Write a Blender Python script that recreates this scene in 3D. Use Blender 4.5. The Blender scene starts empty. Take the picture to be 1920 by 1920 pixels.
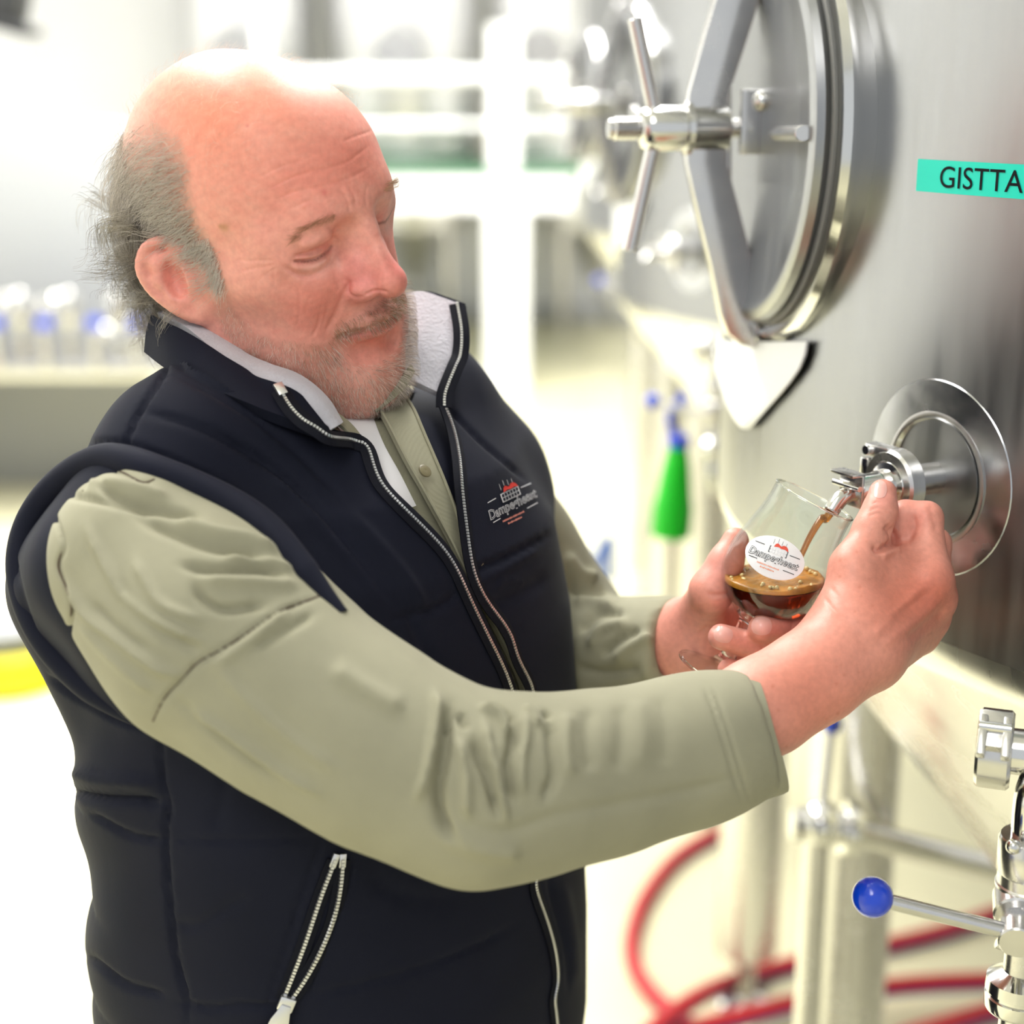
import bpy, bmesh, math, random
import numpy as np
from mathutils import Vector, Matrix
from mathutils.bvhtree import BVHTree

# ------------------------------------------------------------------ camera, world, light
FPX = 3000.0                      # focal length in pixels of the 1920 px frame
PITCH = math.radians(15.0)
CAM = np.array([0.0, 0.0, 1.72])
SP, CP = math.sin(PITCH), math.cos(PITCH)
scene = bpy.context.scene
COL = scene.collection
rng = np.random.default_rng(7)
random.seed(7)

cam_data = bpy.data.cameras.new('camera')
cam = bpy.data.objects.new('camera', cam_data)
COL.objects.link(cam)
cam.location = CAM
cam.rotation_euler = (math.pi / 2 - PITCH, 0, 0)
cam_data.sensor_width = 36.0
cam_data.lens = 36.0 * FPX / 1920.0
cam_data.clip_start = 0.02
cam_data.clip_end = 200
cam_data.dof.use_dof = True
cam_data.dof.focus_distance = 1.07
cam_data.dof.aperture_fstop = 3.0
scene.camera = cam

vs = scene.view_settings
vs.view_transform = 'Standard'
vs.look = 'None'
vs.exposure = 0.12
vs.gamma = 1.0
vs.use_curve_mapping = False

world = bpy.data.worlds.new('daylight')
scene.world = world
world.use_nodes = True
bg = world.node_tree.nodes['Background']
bg.inputs['Color'].default_value = (0.93, 0.97, 1.0, 1)
bg.inputs['Strength'].default_value = 0.78
scene.cycles.max_bounces = 12
scene.cycles.diffuse_bounces = 3
scene.cycles.glossy_bounces = 4
scene.cycles.transmission_bounces = 12
scene.cycles.transparent_max_bounces = 6
scene.cycles.caustics_reflective = False
scene.cycles.caustics_refractive = True


def area_light(name, loc, target, size, size_y, power, color=(1, 1, 1)):
    d = bpy.data.lights.new(name, 'AREA')
    d.shape = 'RECTANGLE'
    d.size, d.size_y = size, size_y
    d.energy = power
    d.color = color
    o = bpy.data.objects.new(name, d)
    COL.objects.link(o)
    o.location = loc
    v = Vector(target) - Vector(loc)
    o.rotation_euler = v.to_track_quat('-Z', 'Y').to_euler()
    return o


# roof lights of the hall (the glazed strips are built with the ceiling below)
area_light('roof_light', (-1.6, 4.9, 4.62), (-1.6, 4.9, 0), 1.1, 6.6, 430, (1.0, 0.99, 0.97))
area_light('roof_light', (0.55, 4.8, 4.62), (0.55, 4.8, 0), 0.8, 6.0, 470, (1.0, 0.99, 0.97))
area_light('roof_light', (-0.9, -1.6, 4.62), (-0.6, -1.0, 0), 1.1, 3.0, 70, (1.0, 0.98, 0.96))


# ------------------------------------------------------------------ coordinate helpers
def C(px, py, d):
    """camera-frame point (right, up, toward viewer) seen at a pixel at a depth"""
    return np.array([(px - 960) / FPX * d, (960 - py) / FPX * d, -d])


def W(P):
    """camera frame -> world"""
    P = np.atleast_2d(np.asarray(P, float))
    out = np.empty_like(P)
    out[:, 0] = P[:, 0]
    out[:, 1] = P[:, 1] * SP - P[:, 2] * CP
    out[:, 2] = P[:, 1] * CP + P[:, 2] * SP
    return out + CAM


def w1(px, py, d):
    return W(C(px, py, d))[0]


def vdir(v):
    """world direction -> camera frame"""
    v = np.asarray(v, float)
    return np.array([v[0], v[1] * SP + v[2] * CP, -v[1] * CP + v[2] * SP])


def wdir(v):
    v = np.asarray(v, float)
    return np.array([v[0], v[1] * SP - v[2] * CP, v[1] * CP + v[2] * SP])


def pix(P):
    """camera frame -> pixel"""
    P = np.atleast_2d(P)
    return np.stack([960 + P[:, 0] / -P[:, 2] * FPX, 960 - P[:, 1] / -P[:, 2] * FPX], 1)


def unit(v):
    v = np.asarray(v, float)
    return v / (np.linalg.norm(v) + 1e-12)


# ------------------------------------------------------------------ objects
ORG = {}


def link(o, parent, org):
    COL.objects.link(o)
    ORG[o.name] = np.array(org, float)
    if parent is not None:
        o.parent = parent
        o.location = Vector(ORG[o.name] - ORG[parent.name])
    else:
        o.location = Vector(org)
    return o


def tag(o, label=None, cat=None, group=None, kind=None):
    if label:
        o['label'] = label
    if cat:
        o['category'] = cat
    if group:
        o['group'] = group
    if kind:
        o['kind'] = kind
    return o


def empty(name, loc, label=None, cat=None, group=None):
    o = bpy.data.objects.new(name, None)
    o.empty_display_size = 0.05
    link(o, None, loc)
    return tag(o, label, cat, group)


def make_mesh(name, V, F, smooth=True, angle=None):
    me = bpy.data.meshes.new(name)
    V = np.asarray(V, np.float32)
    if isinstance(F, np.ndarray):
        nf, k = F.shape
        me.vertices.add(len(V))
        me.vertices.foreach_set('co', V.ravel())
        me.loops.add(nf * k)
        me.loops.foreach_set('vertex_index', F.astype(np.int32).ravel())
        me.polygons.add(nf)
        me.polygons.foreach_set('loop_start', np.arange(0, nf * k, k, dtype=np.int32))
        me.update(calc_edges=True)
        me.validate()
    else:
        me.from_pydata(V.tolist(), [], [list(map(int, f)) for f in F])
        me.update()
    if smooth:
        me.polygons.foreach_set('use_smooth', np.ones(len(me.polygons), bool))
        if angle is not None:
            bm = bmesh.new()
            bm.from_mesh(me)
            lim = math.radians(angle)
            for e in bm.edges:
                if len(e.link_faces) == 2 and e.calc_face_angle(0) > lim:
                    e.smooth = False
            bm.to_mesh(me)
            bm.free()
    return me


def obj(name, VF, mat, parent=None, smooth=True, angle=40, cols=None):
    """one mesh object from world-space verts; origin at the base centre"""
    V, F = VF
    V = np.asarray(V, float)
    org = ORG[parent.name] if parent is not None else np.array(
        [(V[:, 0].min() + V[:, 0].max()) / 2, (V[:, 1].min() + V[:, 1].max()) / 2, V[:, 2].min()])
    me = make_mesh(name, V - org, F, smooth, angle)
    if cols is not None:
        a = me.color_attributes.new('col', 'FLOAT_COLOR', 'POINT')
        c = np.ones((len(V), 4), np.float32)
        c[:, :cols.shape[1]] = cols
        a.data.foreach_set('color', c.ravel())
    o = bpy.data.objects.new(name, me)
    if mat is not None:
        me.materials.append(mat)
    return link(o, parent, org)


def dup(o, parent=None, offset=(0, 0, 0)):
    """copy of an object and of its parts, moved by offset"""
    c = o.copy()
    COL.objects.link(c)
    if parent is None:
        ORG[c.name] = ORG[o.name] + np.array(offset, float)
        c.location = Vector(ORG[c.name])
    else:
        ORG[c.name] = ORG[o.name] + np.array(offset, float)
        c.parent = parent
    for ch in list(o.children):
        dup(ch, c, offset)
    return c


# ------------------------------------------------------------------ mesh pieces (verts, faces)
def join(parts):
    Vs, Fs, n = [], [], 0
    for V, F in parts:
        V = np.asarray(V, float)
        Vs.append(V)
        for f in F:
            Fs.append([int(i) + n for i in f])
        n += len(V)
    return np.concatenate(Vs), Fs


def frame(d, up=(0, 0, 1)):
    d = unit(d)
    up = np.asarray(up, float)
    if abs(np.dot(d, up)) > 0.98:
        up = np.array([1.0, 0, 0])
    a = unit(np.cross(up, d))
    b = np.cross(d, a)
    return a, b, d


def lathe(profile, origin, axis, segs=32, up=(0, 0, 1), closed=False, cap=True, arc=None):
    """profile: list of (radius, height along axis)"""
    a, b, d = frame(axis, up)
    origin = np.asarray(origin, float)
    n = len(profile)
    V = []
    if arc is None:
        angs = [2 * math.pi * i / segs for i in range(segs)]
        wrap = True
    else:
        angs = [arc[0] + (arc[1] - arc[0]) * i / segs for i in range(segs + 1)]
        wrap = False
    for t in angs:
        e = a * math.cos(t) + b * math.sin(t)
        for r, h in profile:
            V.append(origin + e * r + d * h)
    F = []
    m = len(angs)
    for i in range(m if wrap else m - 1):
        j = (i + 1) % m
        for k in range(n - 1 + (1 if closed else 0)):
            k2 = (k + 1) % n
            F.append([i * n + k, j * n + k, j * n + k2, i * n + k2])
    if cap and not closed and wrap:
        if profile[0][0] > 1e-5:
            F.append([i * n for i in range(m)][::-1])
        if profile[-1][0] > 1e-5:
            F.append([i * n + n - 1 for i in range(m)])
    return np.array(V), F


def cyl(p0, p1, r, segs=24, bev=None, r1=None):
    p0, p1 = np.asarray(p0, float), np.asarray(p1, float)
    L = np.linalg.norm(p1 - p0)
    r1 = r if r1 is None else r1
    if bev is None:
        bev = min(r, r1, L) * 0.08
    prof = [(0, 0), (r - bev, 0), (r, bev), (r1, L - bev), (r1 - bev, L), (0, L)]
    return lathe(prof, p0, p1 - p0, segs, cap=False)


def catmull(pts, n=8, closed=False):
    P = np.asarray(pts, float)
    if closed:
        P = np.concatenate([P[-1:], P, P[:2]])
    else:
        P = np.concatenate([2 * P[:1] - P[1:2], P, 2 * P[-1:] - P[-2:-1]])
    out = []
    for i in range(1, len(P) - 2):
        for t in np.arange(n) / n:
            a, b, c, d = P[i - 1], P[i], P[i + 1], P[i + 2]
            out.append(0.5 * (2 * b + (c - a) * t + (2 * a - 5 * b + 4 * c - d) * t * t + (3 * b - a - 3 * c + d) * t ** 3))
    if not closed:
        out.append(P[-2])
    return np.array(out)


def tube(path, r, segs=12, closed=False, cap=True, flat=1.0, up=(0, 0, 1)):
    """tube along a path; r a number or one per point; flat squeezes along the carried normal"""
    P = np.asarray(path, float)
    n = len(P)
    R = np.full(n, r, float) if np.isscalar(r) else np.asarray(r, float)
    T = np.gradient(P, axis=0)
    if closed:
        T = np.roll(P, -1, 0) - np.roll(P, 1, 0)
    T /= np.linalg.norm(T, axis=1, keepdims=True) + 1e-12
    a, b, _ = frame(T[0], up)
    V = []
    for i in range(n):
        a = unit(a - np.dot(a, T[i]) * T[i])
        b = np.cross(T[i], a)
        for k in range(segs):
            t = 2 * math.pi * k / segs
            V.append(P[i] + (a * math.cos(t) + b * math.sin(t) * flat) * R[i])
    F = []
    for i in range(n if closed else n - 1):
        j = (i + 1) % n
        for k in range(segs):
            l = (k + 1) % segs
            F.append([i * segs + k, i * segs + l, j * segs + l, j * segs + k])
    if cap and not closed:
        F.append([k for k in range(segs)][::-1])
        F.append([(n - 1) * segs + k for k in range(segs)])
    return np.array(V), F


def box(c, hx, hy, hz, ax=None, bev=0.0):
    """box with chamfered edges; ax: 3 axis vectors"""
    bm = bmesh.new()
    bmesh.ops.create_cube(bm, size=2.0)
    for v in bm.verts:
        v.co = Vector((v.co.x * hx, v.co.y * hy, v.co.z * hz))
    if bev > 0:
        bmesh.ops.bevel(bm, geom=bm.edges[:], offset=bev, segments=2, affect='EDGES', profile=0.5)
    bm.verts.ensure_lookup_table()
    V = np.array([v.co[:] for v in bm.verts])
    F = [[v.index for v in f.verts] for f in bm.faces]
    bm.free()
    if ax is not None:
        V = V @ np.array([unit(x) for x in ax])
    return V + np.asarray(c, float), F


def sphere(c, r, segs=24, rings=14, axis=(0, 0, 1)):
    prof = [(math.sin(math.pi * i / rings) * r, -math.cos(math.pi * i / rings) * r) for i in range(rings + 1)]
    prof[0] = (0, -r)
    prof[-1] = (0, r)
    return lathe(prof, c, axis, segs, cap=False)


def prism(poly, o, ax, ay, az, h, bev=0.0):
    """extrude 2D polygon (in ax, ay) by h along az"""
    bm = bmesh.new()
    vsb = [bm.verts.new((x, y, 0)) for x, y in poly]
    f = bm.faces.new(vsb)
    r = bmesh.ops.extrude_face_region(bm, geom=[f])
    for e in r['geom']:
        if isinstance(e, bmesh.types.BMVert):
            e.co.z += h
    bmesh.ops.recalc_face_normals(bm, faces=bm.faces[:])
    if bev > 0:
        es = [e for e in bm.edges if abs(e.verts[0].co.z - e.verts[1].co.z) < 1e-9]
        bmesh.ops.bevel(bm, geom=es, offset=bev, segments=2, affect='EDGES', profile=0.5)
    bm.verts.index_update()
    V = np.array([v.co[:] for v in bm.verts])
    F = [[v.index for v in f.verts] for f in bm.faces]
    bm.free()
    return np.asarray(o, float) + V @ np.array([unit(ax), unit(ay), unit(az)]), F


def sheet(grid, thick=0.0):
    """surface through a (n, m, 3) grid of points, given thickness along its normal"""
    G = np.asarray(grid, float)
    n, m, _ = G.shape
    du = np.gradient(G, axis=0)
    dv = np.gradient(G, axis=1)
    N = np.cross(du, dv)
    N /= np.linalg.norm(N, axis=2, keepdims=True) + 1e-12
    idx = np.arange(n * m).reshape(n, m)
    F = []
    for i in range(n - 1):
        for j in range(m - 1):
            F.append([idx[i, j], idx[i + 1, j], idx[i + 1, j + 1], idx[i, j + 1]])
    V = G.reshape(-1, 3)
    if thick:
        V2 = (G - N * thick).reshape(-1, 3)
        o = n * m
        F2 = [[q + o for q in f[::-1]] for f in F]
        rim = list(idx[0, :]) + list(idx[1:, -1]) + list(idx[-1, -2::-1]) + list(idx[-2:0:-1, 0])
        S = []
        for i in range(len(rim)):
            a, b = rim[i], rim[(i + 1) % len(rim)]
            S.append([a, b, b + o, a + o])
        return np.concatenate([V, V2]), F + F2 + S
    return V, F


def text_mesh(txt, size=1.0, extrude=0.0, bold=0.0, shear=0.0, res=3):
    cu = bpy.data.curves.new('lettering', 'FONT')
    cu.body = txt
    cu.size = size
    cu.extrude = extrude
    cu.offset = bold
    cu.shear = shear
    cu.resolution_u = res
    cu.align_x = 'CENTER'
    cu.align_y = 'CENTER'
    o = bpy.data.objects.new('lettering', cu)
    COL.objects.link(o)
    dg = bpy.context.evaluated_depsgraph_get()
    dg.update()
    me = o.evaluated_get(dg).to_mesh()
    bm = bmesh.new()
    bm.from_mesh(me)
    bmesh.ops.triangulate(bm, faces=bm.faces[:])
    V = np.array([v.co[:] for v in bm.verts])
    F = [[v.index for v in f.verts] for f in bm.faces]
    bm.free()
    o.to_mesh_clear() if hasattr(o, 'to_mesh_clear') else None
    bpy.data.objects.remove(o)
    bpy.data.curves.remove(cu)
    return V, F


# ------------------------------------------------------------------ materials
MATS = {}


def mat(name, color, rough=0.5, metal=0.0, coat=0.0, sheen=0.0, sss=0.0, spec=0.5, ior=1.45, trans=0.0,
        var=0.0, vscale=20.0, vstretch=(1, 1, 1), bump=0.0, bscale=200.0, bstretch=(1, 1, 1), rvar=0.0, emis=0.0,
        attr=None, aniso=0.0, alpha=1.0):
    if name in MATS:
        return MATS[name]
    m = bpy.data.materials.new(name)
    m.use_nodes = True
    nt = m.node_tree
    p = nt.nodes['Principled BSDF']
    L = nt.links.new
    p.inputs['Base Color'].default_value = (*color, 1)
    p.inputs['Roughness'].default_value = rough
    p.inputs['Metallic'].default_value = metal
    p.inputs['IOR'].default_value = ior
    p.inputs['Specular IOR Level'].default_value = spec
    p.inputs['Coat Weight'].default_value = coat
    p.inputs['Coat Roughness'].default_value = 0.08
    p.inputs['Sheen Weight'].default_value = sheen
    p.inputs['Sheen Roughness'].default_value = 0.4
    p.inputs['Transmission Weight'].default_value = trans
    p.inputs['Alpha'].default_value = alpha
    p.inputs['Anisotropic'].default_value = aniso
    if sss:
        p.inputs['Subsurface Weight'].default_value = sss
        p.inputs['Subsurface Radius'].default_value = (0.010, 0.004, 0.0025)
        p.inputs['Subsurface Scale'].default_value = 0.6
    tc = nt.nodes.new('ShaderNodeTexCoord')

    def noise(scale, stretch, detail=4):
        mp = nt.nodes.new('ShaderNodeMapping')
        mp.inputs['Scale'].default_value = stretch
        L(tc.outputs['Object'], mp.inputs['Vector'])
        n = nt.nodes.new('ShaderNodeTexNoise')
        n.inputs['Scale'].default_value = scale
        n.inputs['Detail'].default_value = detail
        L(mp.outputs['Vector'], n.inputs['Vector'])
        return n
    src = None
    if attr:
        an = nt.nodes.new('ShaderNodeAttribute')
        an.attribute_name = attr
        src = an.outputs['Color']
        L(src, p.inputs['Base Color'])
    if var or rvar:
        n = noise(vscale, vstretch)
        if var:
            mr = nt.nodes.new('ShaderNodeMapRange')
            mr.inputs['From Min'].default_value = 0.25
            mr.inputs['From Max'].default_value = 0.75
            mr.inputs['To Min'].default_value = 1 - var
            mr.inputs['To Max'].default_value = 1 + var
            L(n.outputs['Fac'], mr.inputs['Value'])
            mx = nt.nodes.new('ShaderNodeMix')
            mx.data_type = 'RGBA'
            mx.blend_type = 'MULTIPLY'
            mx.inputs['Factor'].default_value = 1
            if src is not None:
                L(src, mx.inputs['A'])
            else:
                mx.inputs['A'].default_value = (*color, 1)
            L(mr.outputs['Result'], mx.inputs['B'])
            L(mx.outputs['Result'], p.inputs['Base Color'])
        if rvar:
            m2 = nt.nodes.new('ShaderNodeMapRange')
            m2.inputs['From Min'].default_value = 0.3
            m2.inputs['From Max'].default_value = 0.7
            m2.inputs['To Min'].default_value = max(0, rough - rvar)
            m2.inputs['To Max'].default_value = rough + rvar
            L(n.outputs['Fac'], m2.inputs['Value'])
            L(m2.outputs['Result'], p.inputs['Roughness'])
    if bump:
        n = noise(bscale, bstretch, 5)
        bp = nt.nodes.new('ShaderNodeBump')
        bp.inputs['Strength'].default_value = bump
        bp.inputs['Distance'].default_value = 0.001
        L(n.outputs['Fac'], bp.inputs['Height'])
        L(bp.outputs['Normal'], p.inputs['Normal'])
    if emis:
        p.inputs['Emission Color'].default_value = (*color, 1)
        p.inputs['Emission Strength'].default_value = emis
    MATS[name] = m
    return m


def srgb(r, g, b):
    def f(c):
        c /= 255.0
        return c / 12.92 if c <= 0.04045 else ((c + 0.055) / 1.055) ** 2.4
    return (f(r), f(g), f(b))


steel = mat('brushed_steel', (0.315, 0.32, 0.328), 0.34, 1.0, var=0.06, vscale=9, vstretch=(6, 6, 0.6), rvar=0.06, bump=0.05, bscale=160, bstretch=(1, 1, 0.08))
polished = mat('polished_steel', (0.66, 0.655, 0.64), 0.13, 1.0, rvar=0.04, vscale=60)
satin = mat('satin_steel', (0.62, 0.61, 0.60), 0.24, 1.0, rvar=0.05, vscale=40, var=0.05)
white_paint = mat('white_paint', (0.86, 0.87, 0.88), 0.45)
blue_plastic = mat('blue_plastic', srgb(8, 62, 200), 0.18, coat=0.5)
green_plastic = mat('green_plastic', srgb(0, 176, 24), 0.35)
dark_rubber = mat('dark_rubber', (0.03, 0.03, 0.032), 0.6)


# ------------------------------------------------------------------ implicit-surface modelling
def smin(a, b, k):
    h = np.maximum(k - np.abs(a - b), 0) / k
    return np.minimum(a, b) - h * h * k * 0.25


def smax(a, b, k):
    return -smin(-a, -b, k)


def s_ell(P, c, r, R=None):
    q = P - np.asarray(c, np.float32)
    if R is not None:
        q = q @ np.asarray(R, np.float32).T
    r = np.asarray(r, np.float32)
    k0 = np.linalg.norm(q / r, axis=1)
    k1 = np.linalg.norm(q / (r * r), axis=1) + 1e-9
    return k0 * (k0 - 1) / k1


def s_cone(P, a, b, ra, rb):
    a = np.asarray(a, np.float32)
    ab = np.asarray(b, np.float32) - a
    q = P - a
    t = np.clip(q @ ab / (ab @ ab + 1e-12), 0, 1)
    return np.linalg.norm(q - t[:, None] * ab, axis=1) - (ra + (rb - ra) * t)


def s_chain(P, pts, rad, k=0.004):
    d = None
    for i in range(len(pts) - 1):
        e = s_cone(P, pts[i], pts[i + 1], rad[i], rad[i + 1])
        d = e if d is None else smin(d, e, k)
    return d


def sdf_mesh(f, lo, hi, h, block=8, slack=1.9, project=1):
    """surface-nets mesh of f = 0 inside the box lo..hi at step h"""
    lo = np.asarray(lo, np.float32)
    hi = np.asarray(hi, np.float32)
    nb = np.ceil((hi - lo) / (h * block)).astype(int)
    n = nb * block
    g = np.indices(nb).reshape(3, -1).T
    cen = (lo + (g * block + (block - 1) / 2.0) * h).astype(np.float32)
    fc = f(cen)
    act = np.abs(fc) < block * h * 0.87 * slack
    val = np.ones(n, np.float32)
    sv = np.where(fc < 0, -1.0, 1.0).astype(np.float32)
    val = np.kron(sv.reshape(nb), np.ones((block,) * 3, np.float32))
    loc = np.indices((block,) * 3).reshape(3, -1).T
    ga = g[act]
    for s in range(0, len(ga), 400):
        gb = ga[s:s + 400]
        ijk = (gb[:, None, :] * block + loc[None]).reshape(-1, 3)
        v = f((lo + ijk * h).astype(np.float32))
        val[ijk[:, 0], ijk[:, 1], ijk[:, 2]] = v
    neg = val < 0
    u = neg.astype(np.uint8)
    s8 = np.zeros(tuple(n - 1), np.uint8)
    offs = [(i, j, k) for i in (0, 1) for j in (0, 1) for k in (0, 1)]
    for (i, j, k) in offs:
        s8 += u[i:n[0] - 1 + i, j:n[1] - 1 + j, k:n[2] - 1 + k]
    cells = np.argwhere((s8 > 0) & (s8 < 8))
    cv = np.stack([val[cells[:, 0] + i, cells[:, 1] + j, cells[:, 2] + k] for (i, j, k) in offs], 1)
    acc = np.zeros((len(cells), 3), np.float32)
    cnt = np.zeros(len(cells), np.float32)
    O = np.array(offs, np.float32)
    for a in range(8):
        for b in range(a + 1, 8):
            if np.abs(O[a] - O[b]).sum() != 1:
                continue
            m = (cv[:, a] < 0) != (cv[:, b] < 0)
            t = cv[m, a] / (cv[m, a] - cv[m, b])
            acc[m] += O[a] + (O[b] - O[a]) * t[:, None]
            cnt[m] += 1
    V = lo + (cells + acc / cnt[:, None]) * h
    idx = -np.ones(tuple(n - 1), np.int32)
    idx[cells[:, 0], cells[:, 1], cells[:, 2]] = np.arange(len(cells))
    Fs = []
    for ax in range(3):
        sl0 = [slice(None)] * 3
        sl1 = [slice(None)] * 3
        sl0[ax] = slice(0, n[ax] - 1)
        sl1[ax] = slice(1, n[ax])
        e = np.argwhere(neg[tuple(sl0)] != neg[tuple(sl1)])
        o1, o2 = (ax + 1) % 3, (ax + 2) % 3
        ok = (e[:, o1] > 0) & (e[:, o2] > 0) & (e[:, o1] < n[o1] - 1) & (e[:, o2] < n[o2] - 1) & (e[:, ax] < n[ax] - 1)
        e = e[ok]
        q = []
        for (d1, d2) in ((0, 0), (1, 0), (1, 1), (0, 1)):
            c = e.copy()
            c[:, o1] -= d1
            c[:, o2] -= d2
            q.append(idx[c[:, 0], c[:, 1], c[:, 2]])
        q = np.stack(q, 1)
        inside = neg[e[:, 0], e[:, 1], e[:, 2]]
        q[~inside] = q[~inside][:, ::-1]
        Fs.append(q)
    F = np.concatenate(Fs)
    F = F[(F >= 0).all(1)]
    for _ in range(project):
        N, d = sdf_grad(f, V, h * 0.5)
        V = V - N * np.clip(d, -h, h)[:, None]
    return V.astype(np.float64), F


def sdf_grad(f, V, e):
    V = np.asarray(V, np.float32)
    d = f(V)
    G = np.stack([f(V + np.array(a, np.float32) * e) - d for a in ((1, 0, 0), (0, 1, 0), (0, 0, 1))], 1)
    gn = np.linalg.norm(G, axis=1, keepdims=True) + 1e-9
    return G / gn, d / np.maximum(gn[:, 0] / e, 0.3)


def vert_normals(V, F):
    N = np.zeros_like(V)
    fn = np.cross(V[F[:, 2]] - V[F[:, 0]], V[F[:, 3]] - V[F[:, 1]])
    for k in range(4):
        np.add.at(N, F[:, k], fn)
    return N / (np.linalg.norm(N, axis=1, keepdims=True) + 1e-12)


def relax(V, F, it=2, lam=0.5):
    n = len(V)
    e = np.concatenate([F[:, [0, 1]], F[:, [1, 2]], F[:, [2, 3]], F[:, [3, 0]]])
    cnt = np.bincount(e[:, 0], minlength=n) + np.bincount(e[:, 1], minlength=n)
    for _ in range(it):
        S = np.zeros_like(V)
        for c in range(3):
            S[:, c] = np.bincount(e[:, 0], V[e[:, 1], c], n) + np.bincount(e[:, 1], V[e[:, 0], c], n)
        V = V + lam * (S / np.maximum(cnt, 1)[:, None] - V)
    return V


def poly_dist(Q, pts):
    """distance from 2D points to a polyline, and the run along it 0..1"""
    pts = np.asarray(pts, float)
    best = np.full(len(Q), 1e9)
    tt = np.zeros(len(Q))
    L = np.concatenate([[0], np.cumsum(np.linalg.norm(np.diff(pts, axis=0), axis=1))])
    for i in range(len(pts) - 1):
        a, b = pts[i], pts[i + 1]
        ab = b - a
        t = np.clip(((Q - a) @ ab) / (ab @ ab + 1e-9), 0, 1)
        d = np.linalg.norm(Q - a - t[:, None] * ab, axis=1)
        m = d < best
        best[m] = d[m]
        tt[m] = (L[i] + t[m] * (L[i + 1] - L[i])) / L[-1]
    return best, tt


def in_poly(Q, poly):
    x, y = Q[:, 0], Q[:, 1]
    ins = np.zeros(len(Q), bool)
    n = len(poly)
    for i in range(n):
        x1, y1 = poly[i]
        x2, y2 = poly[(i + 1) % n]
        c = ((y1 > y) != (y2 > y)) & (x < (x2 - x1) * (y - y1) / (y2 - y1 + 1e-12) + x1)
        ins ^= c
    return ins


def carve(V, N, lines, facing=0.05):
    """sculpt strokes given on the photograph: (points, half width px, depth m); >0 digs, <0 raises"""
    Q = pix(V)
    view = -V / np.linalg.norm(V, axis=1, keepdims=True)
    ok = np.clip(((N * view).sum(1) - facing) / 0.25, 0, 1)
    D = np.zeros(len(V))
    for pts, w, dep in lines:
        p = catmull(pts, 6) if len(pts) > 2 else np.array(pts, float)
        lo, hi = p.min(0) - 3 * w, p.max(0) + 3 * w
        m = ((Q > lo) & (Q < hi)).all(1) & (ok > 0)
        if not m.any():
            continue
        d, t = poly_dist(Q[m], p)
        D[m] -= dep * np.exp(-(d / w) ** 2) * np.clip(np.minimum(t, 1 - t) * 6 + 0.15, 0, 1)
    return V + N * (D * ok)[:, None]


def warp(V, pairs, sigma=90.0):
    """sculpt nudges: each pair moves the surface seen at one spot by a few pixels; fades with distance"""
    Q = pix(V)
    S = np.array([p[0] for p in pairs], float)
    T = np.array([p[1] for p in pairs], float)
    K = np.exp(-((S[:, None] - S[None]) ** 2).sum(2) / sigma ** 2)
    w = np.linalg.solve(K + 1e-3 * np.eye(len(S)), T - S)
    D = np.exp(-((Q[:, None] - S[None]) ** 2).sum(2) / sigma ** 2) @ w
    out = V.copy()
    out[:, 0] += D[:, 0] / FPX * -V[:, 2]
    out[:, 1] -= D[:, 1] / FPX * -V[:, 2]
    return out


def bvh(V, F):
    return BVHTree.FromPolygons([tuple(v) for v in V], [tuple(map(int, f)) for f in F])


def ray_px(tree, px, py, lift=0.0):
    """camera-frame point where the line of sight through a pixel meets a surface"""
    d = unit(C(px, py, 1.0))
    h = tree.ray_cast(Vector((0, 0, 0)), Vector(d))
    if h[0] is None:
        h2 = tree.find_nearest(Vector(C(px, py, 1.1)))
        p, n = np.array(h2[0]), np.array(h2[1])
    else:
        p, n = np.array(h[0]), np.array(h[1])
    if n @ d > 0:
        n = -n
    return p + n * lift, n
# ------------------------------------------------------------------ the hall
floor_mat = mat('cream_epoxy_floor', (0.68, 0.645, 0.43), 0.34, var=0.06, vscale=1.3, bump=0.04, bscale=40, rvar=0.08)
wall_mat = mat('white_wall', (0.86, 0.865, 0.88), 0.6, var=0.02, vscale=2)
roof_mat = mat('white_roof', (0.80, 0.81, 0.82), 0.7)
grey_wall = mat('grey_skirting', (0.52, 0.53, 0.54), 0.6)


def struct(name, VF, m, parent=None):
    o = obj(name, VF, m, parent, angle=30)
    if parent is None:
        o['kind'] = 'structure'
    return o


XL, XR, YB, YN, ZT = -4.6, 3.4, 12.0, -4.0, 4.7
struct('floor', box(((XL + XR) / 2, (YB + YN) / 2, -0.05), (XR - XL) / 2, (YB - YN) / 2, 0.05), floor_mat)
struct('wall_back', box(((XL + XR) / 2, YB + 0.1, ZT / 2), (XR - XL) / 2, 0.1, ZT / 2), wall_mat)
struct('wall_left', box((XL - 0.1, (YB + YN) / 2, ZT / 2), 0.1, (YB - YN) / 2, ZT / 2), wall_mat)
struct('wall_right', box((XR + 0.1, (YB + YN) / 2, ZT / 2), 0.1, (YB - YN) / 2, ZT / 2), wall_mat)
struct('baseboard_left', box((XL + 0.02, (YB + YN) / 2, 0.06), 0.02, (YB - YN) / 2, 0.06), grey_wall)
struct('baseboard_back', box(((XL + XR) / 2, YB - 0.02, 0.06), (XR - XL) / 2, 0.02, 0.06), grey_wall)
ceil = struct('ceiling', box(((XL + XR) / 2, (YB + YN) / 2, ZT + 0.1), (XR - XL) / 2, (YB - YN) / 2, 0.1), roof_mat)
roof_glass = mat('roof_light_diffuser', (1.0, 0.99, 0.97), 0.4, emis=3.0)
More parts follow.
